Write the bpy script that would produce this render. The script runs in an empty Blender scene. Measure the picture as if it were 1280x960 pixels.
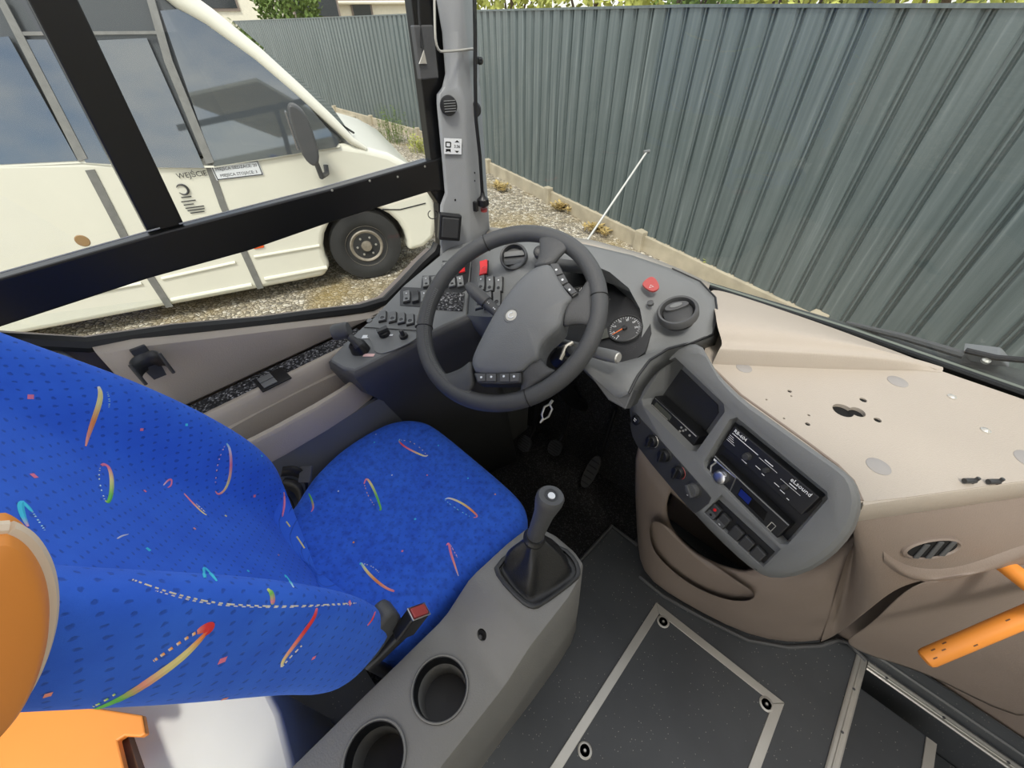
import bpy, bmesh, math, random
from mathutils import Vector, Matrix
from mathutils.bvhtree import BVHTree
random.seed(7)
scene = bpy.context.scene
COL = scene.collection
PI = math.pi
V = Vector

# ------------------------------------------------------------------ camera model (1280x960, f = 500 px)
F = 500.0
CAM = V((0, 0, 1.55))
HEAD = math.radians(44.5)
_down = V((650 - 640, 480 - 1030, -F)).normalized()
_up = -_down
_h = (V((0, 0, -1)) - _up * V((0, 0, -1)).dot(_up)).normalized()
_r = _h.cross(_up)
HW = V((-math.sin(HEAD), math.cos(HEAD), 0))
RW = V((math.cos(HEAD), math.sin(HEAD), 0))
UW = V((0, 0, 1))
def ray(px, py):
    d = V(((px - 640) / F, (480 - py) / F, -1))
    return RW * d.dot(_r) + HW * d.dot(_h) + UW * d.dot(_up)
def P(px, py, x=None, y=None, z=None, t=None):
    """the point of the place seen at a pixel, at a known x, y, z or depth"""
    d = ray(px, py)
    if z is not None: t = (z - CAM.z) / d.z
    elif x is not None: t = (x - CAM.x) / d.x
    elif y is not None: t = (y - CAM.y) / d.y
    return CAM + d * t

class Plane:
    def __init__(s, p0, n, uref):
        s.p = V(p0); s.n = V(n).normalized()
        if s.n.dot(CAM - s.p) < 0: s.n = -s.n
        u = V(uref); s.u = (u - s.n * u.dot(s.n)).normalized(); s.v = s.n.cross(s.u)
    def hit(s, px, py, off=0.0):
        d = ray(px, py); t = (s.p + s.n * off - CAM).dot(s.n) / d.dot(s.n)
        return CAM + d * t
    def loc(s, q): d = q - s.p; return (d.dot(s.u), d.dot(s.v))
    def pt(s, a, b, c=0.0): return s.p + s.u * a + s.v * b + s.n * c

# ------------------------------------------------------------------ materials
MATS = {}
def lin(c):
    return tuple(((v / 255) / 12.92 if v / 255 <= .04045 else ((v / 255 + .055) / 1.055) ** 2.4) for v in c) + (1,)
def mat(name, rgb, rough=.5, metal=0, bump=0, bscale=200, var=0, vscale=6, spec=.5, emit=None, coat=0, sheen=0):
    m = bpy.data.materials.new(name); m.use_nodes = True; MATS[name] = m
    nt = m.node_tree; b = nt.nodes['Principled BSDF']
    b.inputs['Base Color'].default_value = lin(rgb)
    b.inputs['Roughness'].default_value = rough; b.inputs['Metallic'].default_value = metal
    b.inputs['Specular IOR Level'].default_value = spec
    b.inputs['Coat Weight'].default_value = coat
    b.inputs['Sheen Weight'].default_value = sheen
    if emit: b.inputs['Emission Color'].default_value = lin(emit[0]); b.inputs['Emission Strength'].default_value = emit[1]
    tc = nt.nodes.new('ShaderNodeTexCoord')
    if var:
        n = nt.nodes.new('ShaderNodeTexNoise'); n.inputs['Scale'].default_value = vscale; n.inputs['Detail'].default_value = 6
        nt.links.new(tc.outputs['Object'], n.inputs['Vector'])
        r = nt.nodes.new('ShaderNodeMapRange'); r.inputs[1].default_value = .3; r.inputs[2].default_value = .7
        r.inputs[3].default_value = 1 - var; r.inputs[4].default_value = 1 + var
        nt.links.new(n.outputs[0], r.inputs[0])
        mx = nt.nodes.new('ShaderNodeVectorMath'); mx.operation = 'SCALE'; mx.inputs[0].default_value = lin(rgb)[:3]
        nt.links.new(r.outputs[0], mx.inputs['Scale']); nt.links.new(mx.outputs[0], b.inputs['Base Color'])
    if bump:
        n = nt.nodes.new('ShaderNodeTexNoise'); n.inputs['Scale'].default_value = bscale; n.inputs['Detail'].default_value = 3
        nt.links.new(tc.outputs['Object'], n.inputs['Vector'])
        bp = nt.nodes.new('ShaderNodeBump'); bp.inputs['Strength'].default_value = bump; bp.inputs['Distance'].default_value = .002
        nt.links.new(n.outputs[0], bp.inputs['Height']); nt.links.new(bp.outputs[0], b.inputs['Normal'])
    return m
class NT:
    def __init__(s, m): s.nt = m.node_tree; s.b = s.nt.nodes['Principled BSDF']
    def n(s, typ, **kw):
        o = s.nt.nodes.new(typ)
        for k, v in kw.items(): setattr(o, k, v)
        return o
    def l(s, a, b): s.nt.links.new(a, b)
    def math(s, op, a, b=None, clamp=False):
        o = s.n('ShaderNodeMath', operation=op); o.use_clamp = clamp
        for i, q in enumerate((a, b)):
            if q is None: continue
            if isinstance(q, (int, float)): o.inputs[i].default_value = q
            else: s.l(q, o.inputs[i])
        return o.outputs[0]
    def mix(s, fac, a, b):
        o = s.n('ShaderNodeMix', data_type='RGBA')
        for i, q in ((0, fac), (6, a), (7, b)):
            if isinstance(q, (int, float, tuple)): o.inputs[i].default_value = q
            else: s.l(q, o.inputs[i])
        return o.outputs[2]
    def ramp(s, fac, stops):
        o = s.n('ShaderNodeValToRGB'); e = o.color_ramp.elements
        while len(e) < len(stops): e.new(.5)
        for k, (p, c) in enumerate(stops): e[k].position = p; e[k].color = c
        s.l(fac, o.inputs[0]); return o.outputs[0]

mat('grey_plastic', (110, 112, 112), .5, bump=.25, bscale=500, var=.05)
mat('dark_grey_plastic', (76, 77, 78), .5, bump=.25, bscale=500, var=.05)
mat('charcoal_plastic', (52, 53, 54), .45, bump=.2, bscale=400)
mat('black_plastic', (24, 25, 27), .4)
mat('gloss_black', (14, 14, 16), .15)
mat('beige_plastic', (172, 163, 151), .5, bump=.35, bscale=350, var=.035, vscale=4)
mat('taupe_shaded_beige', (132, 119, 109), .5, bump=.35, bscale=350, var=.05)  # beige dash plastic darkened for shade on its lower faces; plain taupe elsewhere
mat('console_plastic', (122, 121, 117), .45, bump=.3, bscale=350, var=.06)
mat('pillar_paint', (150, 153, 155), .45, bump=.2, bscale=250, var=.05)
mat('black_rubber', (16, 17, 18), .5, bump=.2, bscale=80)
mat('black_frame', (12, 13, 15), .32)
mat('leather', (68, 69, 70), .42, bump=.5, bscale=700, var=.08)
mat('wheel_pad', (104, 106, 107), .45, bump=.35, bscale=500, var=.05)
mat('boot_leather', (32, 33, 34), .38, bump=.4, bscale=300)
mat('chrome', (215, 216, 218), .32, 1)
mat('steel', (200, 198, 190), .42, .75, var=.1)
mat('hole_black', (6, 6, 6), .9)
mat('white_print', (225, 228, 230), .5)
mat('red_plastic', (205, 35, 40), .35)
mat('salmon_plastic', (168, 72, 70), .35)
mat('orange_paint', (235, 148, 60), .42, var=.05)
mat('orange_board', (246, 156, 70), .5, var=.03)
mat('cream_edge', (235, 215, 190), .6)
mat('white_panel', (228, 229, 222), .4, var=.03)
mat('disc_grey', (150, 147, 144), .6)
mat('wood_brown', (105, 72, 50), .6, var=.15)
mat('pink_paper', (235, 195, 190), .6)
mat('blue_display', (22, 38, 110), .2)
mat('lcd_grey', (70, 72, 66), .25)
mat('needle_orange', (235, 120, 50), .5)
mat('pale_grey_panel', (140, 147, 150), .5, var=.03)
mat('rust_knob', (150, 120, 80), .5)

def fabric(name, worn=False):
    m = mat(name, (22, 72, 205), .85, sheen=.35)
    k = NT(m); uv = k.n('ShaderNodeTexCoord').outputs['UV']
    mp = k.n('ShaderNodeMapping'); k.l(uv, mp.inputs[0]); nz = k.n('ShaderNodeTexNoise'); nz.inputs['Scale'].default_value = 150
    k.l(uv, nz.inputs['Vector'])
    ad = k.n('ShaderNodeVectorMath', operation='MULTIPLY_ADD'); k.l(nz.outputs['Color'], ad.inputs[0])
    ad.inputs[1].default_value = (.006, .006, 0); k.l(mp.outputs[0], ad.inputs[2])
    sp = k.n('ShaderNodeSeparateXYZ'); k.l(ad.outputs[0], sp.inputs[0])
    a = k.math('SINE', k.math('MULTIPLY', sp.outputs[0], 2 * PI / .026)); b = k.math('SINE', k.math('MULTIPLY', sp.outputs[1], 2 * PI / .022))
    s = k.math('MULTIPLY', a, b)
    mr = k.n('ShaderNodeMapRange'); mr.inputs[1].default_value = .7; mr.inputs[2].default_value = .9; k.l(s, mr.inputs[0])
    n2 = k.n('ShaderNodeTexNoise'); n2.inputs['Scale'].default_value = 14; n2.inputs['Detail'].default_value = 5; k.l(uv, n2.inputs['Vector'])
    base = k.mix(n2.outputs[0], lin((30, 84, 206)), lin((56, 118, 236)))
    w = .2 if worn else .4
    c = k.mix(k.math('MULTIPLY', mr.outputs[0], w), base, lin((8, 26, 92)))
    if worn:
        n3 = k.n('ShaderNodeTexNoise'); n3.inputs['Scale'].default_value = 60; n3.inputs['Detail'].default_value = 6; k.l(uv, n3.inputs['Vector'])
        c = k.mix(k.math('MULTIPLY', k.math('SUBTRACT', n3.outputs[0], .45, True), 1.6), c, lin((8, 36, 130)))
    k.l(c, k.b.inputs['Base Color'])
    n4 = k.n('ShaderNodeTexNoise'); n4.inputs['Scale'].default_value = 900; k.l(uv, n4.inputs['Vector'])
    hh = k.math('SUBTRACT', k.math('MULTIPLY', n4.outputs[0], .5), mr.outputs[0])
    bp = k.n('ShaderNodeBump'); bp.inputs['Strength'].default_value = .5; bp.inputs['Distance'].default_value = .0015
    k.l(hh, bp.inputs['Height']); k.l(bp.outputs[0], k.b.inputs['Normal'])
    k.b.inputs['Sheen Tint'].default_value = lin((120, 160, 255))
    return m
fabric('seat_fabric'); fabric('worn_fabric', True)
def thread():
    m = mat('rainbow_thread', (230, 160, 160), .8); k = NT(m)
    a = k.n('ShaderNodeAttribute', attribute_name='thread'); k.l(a.outputs['Color'], k.b.inputs['Base Color'])
thread()

def vinyl():
    m = mat('floor_vinyl', (62, 65, 68), .42); k = NT(m); o = k.n('ShaderNodeTexCoord').outputs['Object']
    v = k.n('ShaderNodeTexVoronoi'); v.inputs['Scale'].default_value = 130; k.l(o, v.inputs[0])
    n = k.n('ShaderNodeTexNoise'); n.inputs['Scale'].default_value = 4; n.inputs['Detail'].default_value = 8; k.l(o, n.inputs[0])
    sp = k.math('LESS_THAN', v.outputs['Distance'], .16)
    vc = k.n('ShaderNodeSeparateColor'); k.l(v.outputs['Color'], vc.inputs[0])
    rare = k.math('GREATER_THAN', k.math('ADD', vc.outputs[0], k.math('MULTIPLY', n.outputs[0], .6)), 1.07)
    base = k.mix(n.outputs[0], lin((50, 53, 56)), lin((84, 87, 90)))
    c = k.mix(k.math('MULTIPLY', sp, rare), base, lin((150, 148, 142)))
    k.l(c, k.b.inputs['Base Color'])
vinyl()
def carpet(name, rgb, hi, scale):
    m = mat(name, rgb, .95); k = NT(m); o = k.n('ShaderNodeTexCoord').outputs['Object']
    v = k.n('ShaderNodeTexVoronoi'); v.inputs['Scale'].default_value = scale; k.l(o, v.inputs[0])
    vc = k.n('ShaderNodeSeparateColor'); k.l(v.outputs['Color'], vc.inputs[0])
    c = k.mix(k.math('POWER', vc.outputs[0], 5.0), lin(rgb), lin(hi)); k.l(c, k.b.inputs['Base Color'])
    bp = k.n('ShaderNodeBump'); bp.inputs['Strength'].default_value = .8; bp.inputs['Distance'].default_value = .003
    k.l(v.outputs['Distance'], bp.inputs['Height']); k.l(bp.outputs[0], k.b.inputs['Normal'])
carpet('floor_mat', (20, 20, 21), (70, 70, 72), 260)
carpet('carpet_strip', (26, 27, 29), (165, 165, 168), 230)

def gravel():
    m = mat('gravel', (150, 140, 120), .9); k = NT(m); o = k.n('ShaderNodeTexCoord').outputs['Object']
    nz = k.n('ShaderNodeTexNoise'); nz.inputs['Scale'].default_value = 9; k.l(o, nz.inputs[0])
    ad = k.n('ShaderNodeVectorMath', operation='MULTIPLY_ADD'); k.l(nz.outputs['Color'], ad.inputs[0]); ad.inputs[1].default_value = (.06, .06, .06); k.l(o, ad.inputs[2])
    v = k.n('ShaderNodeTexVoronoi'); v.inputs['Scale'].default_value = 27; k.l(ad.outputs[0], v.inputs[0])
    v2 = k.n('ShaderNodeTexVoronoi', feature='DISTANCE_TO_EDGE'); v2.inputs['Scale'].default_value = 27; k.l(ad.outputs[0], v2.inputs[0])
    vc = k.n('ShaderNodeSeparateColor'); k.l(v.outputs['Color'], vc.inputs[0])
    c = k.ramp(vc.outputs[0], [(0, lin((125, 120, 108))), (.35, lin((170, 160, 140))), (.7, lin((196, 186, 164))), (1, lin((226, 220, 206)))])
    e = k.n('ShaderNodeMapRange'); e.inputs[1].default_value = 0; e.inputs[2].default_value = .12; k.l(v2.outputs['Distance'], e.inputs[0])
    c = k.mix(e.outputs[0], lin((70, 62, 50)), c)
    n2 = k.n('ShaderNodeTexNoise'); n2.inputs['Scale'].default_value = 1.3; n2.inputs['Detail'].default_value = 5; k.l(o, n2.inputs[0])
    c = k.mix(k.math('MULTIPLY', k.math('SUBTRACT', n2.outputs[0], .5, True), 3.0, True), c, lin((150, 128, 70)))
    k.l(c, k.b.inputs['Base Color'])
    bp = k.n('ShaderNodeBump'); bp.inputs['Strength'].default_value = 1; bp.inputs['Distance'].default_value = .03
    k.l(v2.outputs['Distance'], bp.inputs['Height']); k.l(bp.outputs[0], k.b.inputs['Normal'])
gravel()
def fence_mat():
    m = mat('fence_steel', (70, 84, 86), .4, spec=.6); k = NT(m); o = k.n('ShaderNodeTexCoord').outputs['Object']
    mp = k.n('ShaderNodeMapping'); mp.inputs['Scale'].default_value = (9, 9, .35); k.l(o, mp.inputs[0])
    n = k.n('ShaderNodeTexNoise'); n.inputs['Scale'].default_value = 3; n.inputs['Detail'].default_value = 7; k.l(mp.outputs[0], n.inputs[0])
    n2 = k.n('ShaderNodeTexNoise'); n2.inputs['Scale'].default_value = .8; n2.inputs['Detail'].default_value = 4; k.l(o, n2.inputs[0])
    c = k.ramp(n.outputs[0], [(.35, lin((77, 89, 90))), (.6, lin((97, 108, 109))), (.75, lin((126, 136, 137)))])
    c = k.mix(k.math('MULTIPLY', n2.outputs[0], .35), c, lin((104, 112, 108)))
    k.l(c, k.b.inputs['Base Color'])
fence_mat()
mat('concrete', (176, 166, 144), .9, bump=.6, bscale=40, var=.18, vscale=5)
mat('leaf', (96, 118, 50), .7, var=.35, vscale=9)
mat('leaf_yellow', (172, 176, 88), .7, var=.3, vscale=9)
mat('dry_grass', (182, 160, 104), .9, var=.25, vscale=9)
mat('bark', (80, 66, 50), .9)
mat('van_paint', (226, 224, 208), .3, coat=.3, var=.03, vscale=2)
mat('van_grey_trim', (120, 120, 116), .5, var=.12, vscale=20)
mat('van_frame', (74, 78, 80), .35)
mat('van_glass', (96, 102, 106), .03, metal=.45, spec=1.0, coat=1)
mat('tyre', (48, 48, 47), .85, bump=.4, bscale=60, var=.1)
mat('rim_steel', (150, 142, 128), .55, .4, var=.2, vscale=30)
mat('marker_orange', (235, 90, 25), .3)
mat('house_cream', (232, 226, 206), .9, bump=.3, bscale=8, var=.04)
mat('roof_brown', (138, 118, 108), .8, var=.12)
mat('window_dark', (52, 56, 60), .15)
mat('asphalt_shed', (110, 120, 130), .6)

def glass(name, tint, ior=1.38):
    m = bpy.data.materials.new(name); m.use_nodes = True; MATS[name] = m; nt = m.node_tree; nt.nodes.clear()
    o = nt.nodes.new('ShaderNodeOutputMaterial'); t = nt.nodes.new('ShaderNodeBsdfTransparent'); t.inputs[0].default_value = tint
    g = nt.nodes.new('ShaderNodeBsdfGlossy'); g.inputs['Roughness'].default_value = .0
    f = nt.nodes.new('ShaderNodeFresnel'); f.inputs[0].default_value = ior
    mx = nt.nodes.new('ShaderNodeMixShader'); nt.links.new(f.outputs[0], mx.inputs[0])
    nt.links.new(t.outputs[0], mx.inputs[1]); nt.links.new(g.outputs[0], mx.inputs[2]); nt.links.new(mx.outputs[0], o.inputs[0])
glass('window_glass', (.94, .97, .96, 1))
glass('gauge_glass', (.95, .95, .95, 1), 1.12)

# ------------------------------------------------------------------ object helpers
ROOT = {}
def thing(name, label, cat, loc=(0, 0, 0), group=None, kind=None):
    o = bpy.data.objects.new(name, None); COL.objects.link(o); o.location = loc
    o.empty_display_size = .05; ROOT[o.name] = V(loc)
    tag(o, label, cat, group, kind); return o
def tag(o, label=None, cat=None, group=None, kind=None):
    if label: o['label'] = label
    if cat: o['category'] = cat
    if group: o['group'] = group
    if kind: o['kind'] = kind
    return o
def base_of(o):
    v = V((0, 0, 0))
    while o is not None: v += o.location; o = o.parent
    return v
class MB:
    """collects shapes given in world coordinates; build() links them as one mesh object"""
    def __init__(s): s.v = []; s.f = []; s.m = []; s.uv = {}; s.mi = 0
    def add(s, vs, fs, uvs=None):
        b = len(s.v); s.v += [V(q) for q in vs]
        for k, f in enumerate(fs):
            s.f.append([b + i for i in f]); s.m.append(s.mi)
        if uvs:
            for i, q in enumerate(uvs): s.uv[b + i] = q
        return s
    def box(s, c, size, R=None):
        R = R or Matrix.Identity(3); h = [q / 2 for q in size]
        vs = [V(c) + R @ V((x * h[0], y * h[1], z * h[2])) for x in (-1, 1) for y in (-1, 1) for z in (-1, 1)]
        return s.add(vs, [(0, 1, 3, 2), (4, 6, 7, 5), (0, 4, 5, 1), (2, 3, 7, 6), (0, 2, 6, 4), (1, 5, 7, 3)])
    def pbox(s, pl, q, w, h, d, sink=.0):
        """box lying on a plane: centre q, w along u, h along v, d proud of it"""
        R = Matrix((pl.u, pl.v, pl.n)).transposed()
        return s.box(q + pl.n * (d / 2 - sink), (w, h, d), R)
    def prism(s, pts, ext):
        n = len(pts); pts = [V(p) for p in pts]; ext = V(ext); vs = pts + [p + ext for p in pts]
        nn = V((0, 0, 0))
        for i in range(n): nn += pts[i].cross(pts[(i + 1) % n])
        fs = [list(range(n)), list(range(2 * n - 1, n - 1, -1))] + [(i, i + n, (i + 1) % n + n, (i + 1) % n) for i in range(n)]
        if nn.dot(ext) > 0: fs = [list(reversed(f)) for f in fs]
        return s.add(vs, fs)
    def tube(s, path, r, seg=10, cap=True):
        path = [V(p) for p in path]; n = len(path)
        rs = r if isinstance(r, (list, tuple)) else [r] * n
        t0 = (path[1] - path[0]).normalized(); a = t0.orthogonal().normalized(); vs = []
        for i, p in enumerate(path):
            t = (path[min(i + 1, n - 1)] - path[max(i - 1, 0)]).normalized()
            a = (a - t * a.dot(t)).normalized(); b = t.cross(a)
            for k in range(seg):
                g = 2 * PI * k / seg; vs.append(p + (a * math.cos(g) + b * math.sin(g)) * rs[i])
        fs = [(i * seg + k, i * seg + (k + 1) % seg, (i + 1) * seg + (k + 1) % seg, (i + 1) * seg + k) for i in range(n - 1) for k in range(seg)]
        if cap: fs += [list(range(seg - 1, -1, -1)), list(range((n - 1) * seg, n * seg))]
        return s.add(vs, fs)
    def lathe(s, c, axis, prof, seg=32, uref=None, cap=True):
        """prof: list of (radius, height along axis)"""
        axis = V(axis).normalized(); a = (V(uref) - axis * V(uref).dot(axis)).normalized() if uref else axis.orthogonal().normalized(); b = axis.cross(a); vs = []
        for r, h in prof:
            for k in range(seg):
                g = 2 * PI * k / seg; vs.append(V(c) + axis * h + (a * math.cos(g) + b * math.sin(g)) * max(r, 1e-5))
        n = len(prof)
        fs = [(i * seg + k, i * seg + (k + 1) % seg, (i + 1) * seg + (k + 1) % seg, (i + 1) * seg + k) for i in range(n - 1) for k in range(seg)]
        if cap: fs += [list(range(seg - 1, -1, -1)), list(range((n - 1) * seg, n * seg))]
        return s.add(vs, fs)
    def loft(s, rows, closed=False, caps=False, uv=False):
        n = len(rows); m = len(rows[0]); vs = [V(p) for r in rows for p in r]
        mm = m if closed else m - 1
        fs = [(i * m + k, i * m + (k + 1) % m, (i + 1) * m + (k + 1) % m, (i + 1) * m + k) for i in range(n - 1) for k in range(mm)]
        if caps: fs += [list(range(m - 1, -1, -1)), list(range((n - 1) * m, n * m))]
        uvs = None
        if uv:
            uvs = []; mid = m // 2; vv = 0
            for i, r in enumerate(rows):
                if i: vv += (V(r[mid]) - V(rows[i - 1][mid])).length
                uu = 0
                for k, p in enumerate(r):
                    if k: uu += (V(p) - V(r[k - 1])).length
                    uvs.append((uu, vv))
        return s.add(vs, fs, uvs)
    def build(s, name, m, parent=None, smooth=False, bevel=0, sub=0, solid=0, seg=2, label=None, recalc=True):
        off = base_of(parent) if parent else V((0, 0, 0))
        me = bpy.data.meshes.new(name); me.from_pydata([v - off for v in s.v], [], s.f)
        for q in (m if isinstance(m, (list, tuple)) else [m]): me.materials.append(MATS[q])
        for p, k in zip(me.polygons, s.m): p.material_index = k
        if s.uv:
            ul = me.uv_layers.new(name='UVMap')
            for lp in me.loops: ul.data[lp.index].uv = s.uv.get(lp.vertex_index, (0, 0))
        if recalc:
            bm = bmesh.new(); bm.from_mesh(me); bmesh.ops.recalc_face_normals(bm, faces=bm.faces); bm.to_mesh(me); bm.free()
        o = bpy.data.objects.new(name, me); COL.objects.link(o)
        if parent: o.parent = parent
        if solid: q = o.modifiers.new('thick', 'SOLIDIFY'); q.thickness = solid; q.offset = -1
        if bevel:
            q = o.modifiers.new('bevel', 'BEVEL'); q.width = bevel; q.segments = seg; q.limit_method = 'ANGLE'; q.angle_limit = math.radians(40)
            q.harden_normals = False
        if sub: q = o.modifiers.new('sub', 'SUBSURF'); q.levels = sub; q.render_levels = sub
        if smooth or sub:
            for p in me.polygons: p.use_smooth = True
            if not sub:
                try: me.set_sharp_from_angle(angle=math.radians(42))
                except Exception: pass
        if label: o['label'] = label
        return o
def realize(o):
    """turn an object's modifiers into plain mesh"""
    dg = bpy.context.evaluated_depsgraph_get(); dg.update()
    me = bpy.data.meshes.new_from_object(o.evaluated_get(dg), depsgraph=dg); o.modifiers.clear(); o.data = me
def cut(o, cutters):
    for mb in cutters:
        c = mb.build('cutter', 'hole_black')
        q = o.modifiers.new('cut', 'BOOLEAN'); q.object = c; q.operation = 'DIFFERENCE'; q.solver = 'EXACT'
        bpy.context.view_layer.update(); realize(o)
        d = c.data; bpy.data.objects.remove(c); bpy.data.meshes.remove(d)
def chaikin(pts, n=1, closed=True):
    for _ in range(n):
        out = []; m = len(pts)
        for i in range(m if closed else m - 1):
            a, b = pts[i], pts[(i + 1) % m]
            out += [tuple(a[k] * .75 + b[k] * .25 for k in range(len(a))), tuple(a[k] * .25 + b[k] * .75 for k in range(len(a)))]
        if not closed: out = [pts[0]] + out + [pts[-1]]
        pts = out
    return pts
def text_mesh(name, txt, q, ux, vy, size, m, parent, depth=.0003, align='CENTER', lift=.0006):
    cu = bpy.data.curves.new(name, 'FONT'); cu.body = txt; cu.size = size; cu.align_x = align; cu.align_y = 'CENTER'; cu.extrude = depth; cu.resolution_u = 2
    t = bpy.data.objects.new(name, cu); COL.objects.link(t)
    bpy.context.view_layer.update()
    me = bpy.data.meshes.new_from_object(t.evaluated_get(bpy.context.evaluated_depsgraph_get()))
    bpy.data.objects.remove(t); bpy.data.curves.remove(cu)
    ux = V(ux).normalized(); vy = V(vy); vy = (vy - ux * vy.dot(ux)).normalized(); nz = ux.cross(vy)
    off = base_of(parent)
    for v in me.vertices: c = v.co.copy(); v.co = V(q) + ux * c.x + vy * c.y + nz * (c.z + lift) - off
    me.materials.clear(); me.materials.append(MATS[m])
    o = bpy.data.objects.new(name, me); COL.objects.link(o); o.parent = parent
    return o

GZ = -.45            # the yard's ground, below the cab floor

# ------------------------------------------------------------------ camera
cd = bpy.data.cameras.new('camera'); co = bpy.data.objects.new('camera', cd); COL.objects.link(co)
cd.sensor_width = 36; cd.lens = 36 * F / 1280; cd.clip_start = .02; cd.clip_end = 500
def to_world(c): return RW * V(c).dot(_r) + HW * V(c).dot(_h) + UW * V(c).dot(_up)
Mx = Matrix((to_world((1, 0, 0)), to_world((0, 1, 0)), to_world((0, 0, 1)))).transposed().to_4x4()
Mx.translation = CAM; co.matrix_world = Mx; scene.camera = co

# ------------------------------------------------------------------ light
w = bpy.data.worlds.new('sky'); scene.world = w; w.use_nodes = True; nt = w.node_tree
bg = nt.nodes['Background']; sk = nt.nodes.new('ShaderNodeTexSky'); sk.sky_type = 'NISHITA'; sk.sun_disc = False
sk.sun_elevation = math.radians(48); sk.sun_rotation = math.radians(200); sk.air_density = 1; sk.dust_density = 1.5
tc = nt.nodes.new('ShaderNodeTexCoord'); mp = nt.nodes.new('ShaderNodeMapping'); mp.inputs['Scale'].default_value = (1, 1, 2.2)
nz = nt.nodes.new('ShaderNodeTexNoise'); nz.inputs['Scale'].default_value = 3.2; nz.inputs['Detail'].default_value = 7; nz.inputs['Roughness'].default_value = .55
nt.links.new(tc.outputs['Generated'], mp.inputs[0]); nt.links.new(mp.outputs[0], nz.inputs[0])
cr = nt.nodes.new('ShaderNodeValToRGB'); cr.color_ramp.elements[0].position = .37; cr.color_ramp.elements[1].position = .55
nt.links.new(nz.outputs[0], cr.inputs[0])
sc = nt.nodes.new('ShaderNodeVectorMath'); sc.operation = 'SCALE'; sc.inputs['Scale'].default_value = .16; nt.links.new(sk.outputs[0], sc.inputs[0])
mx = nt.nodes.new('ShaderNodeMix'); mx.data_type = 'RGBA'; nt.links.new(cr.outputs[0], mx.inputs[0]); nt.links.new(sc.outputs[0], mx.inputs[6]); mx.inputs[7].default_value = (1.05, 1.02, .98, 1)
nt.links.new(mx.outputs[2], bg.inputs[0]); bg.inputs[1].default_value = 1.0
sd = bpy.data.lights.new('sun', 'SUN'); so = bpy.data.objects.new('sun', sd); COL.objects.link(so)
sd.energy = 1.6; sd.angle = math.radians(12); sd.color = (1, .95, .86)
so.rotation_euler = V((-.35, .45, -1.0)).to_track_quat('-Z', 'Y').to_euler()
scene.view_settings.view_transform = 'Standard'; scene.view_settings.look = 'None'; scene.view_settings.gamma = 1
scene.view_settings.use_curve_mapping = False; scene.view_settings.exposure = 0.72

# =================================================================== OUTSIDE
# ground of the yard
g = MB(); N = 40
g.add([(-45 + 90 * i / N, -20 + 60 * j / N, GZ) for j in range(N + 1) for i in range(N + 1)],
      [(j * (N + 1) + i, j * (N + 1) + i + 1, (j + 1) * (N + 1) + i + 1, (j + 1) * (N + 1) + i) for j in range(N) for i in range(N)])
tag(g.build('gravel_ground', 'gravel'), kind='structure')

# fence: trapezoid steel sheets on a concrete base, standing in a line ahead of the bus
FL = [(-34, 7.9, 1.68), (-20.7, 7.3, 1.66), (-9, 6.25, 1.655), (-5.73, 5.363, 1.65), (-2.086, 4.31, 1.61), (-.14, 3.75, 1.562), (3.5, 2.7, 1.50), (9, 1.1, 1.45)]
fence = thing('metal_fence', 'long dark grey-green corrugated steel fence on a concrete footing in front of the windscreen', 'fence', (-2, 4.3, GZ))
fm = MB(); pitch = .19; top = []; 
for a, b in zip(FL[:-1], FL[1:]):
    A = V((a[0], a[1], 0)); B = V((b[0], b[1], 0)); L = (B - A).length; d = (B - A) / L; nn = V((d.y, -d.x, 0))
    k = int(L / pitch); pit = L / k; row0 = []; row1 = []
    for i in range(k):
        for (s, dep) in ((0, 0), (.62, 0), (.70, -.022), (.78, -.022), (.80, -.004), (.84, -.004), (.86, -.022), (.92, -.022)):
            q = A + d * (i + s) * pit + nn * dep; f = (i + s) / k; z1 = a[2] + (b[2] - a[2]) * f
            row0.append((q.x, q.y, GZ + .16)); row1.append((q.x, q.y, z1))
    q = B; row0.append((q.x, q.y, GZ + .16)); row1.append((q.x, q.y, b[2]))
    fm.loft([row0, row1])
fm.build('corrugated_sheet', 'fence_steel', fence, solid=.0015)
cap = MB()
for a, b in zip(FL[:-1], FL[1:]):
    A = V((a[0], a[1], a[2])); B = V((b[0], b[1], b[2])); d = (B - A).normalized(); nn = V((d.y, -d.x, 0)).normalized()
    cap.prism([A + nn * .012, A - nn * .035, A - nn * .035 + UW * .02, A + nn * .012 + UW * .02], B - A)
cap.build('top_cap', 'fence_steel', fence)
for a, b in zip(FL[:-1], FL[1:]):
    A = V((a[0], a[1], 0)); B = V((b[0], b[1], 0)); L = (B - A).length; d = (B - A) / L; nn = V((d.y, -d.x, 0)); k = max(1, round(L / 2.3))
    for i in range(k):
        s0, s1 = A + d * (L * i / k + .008), A + d * (L * (i + 1) / k - .008)
        m_ = MB(); m_.prism([s0 + nn * .035 + UW * (GZ - .05), s0 - nn * .03 + UW * (GZ - .05), s0 - nn * .03 + UW * (GZ + .17), s0 + nn * .035 + UW * (GZ + .17)], s1 - s0)
        m_.build('footing_slab', 'concrete', fence, bevel=.008)
        if i or a is not FL[0]:
            m_ = MB(); m_.box(s0 + nn * .03 + UW * (GZ + .08), (.12, .10, .27), Matrix((d, nn, UW)).transposed()); m_.build('footing_block', 'concrete', fence, bevel=.01)

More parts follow.
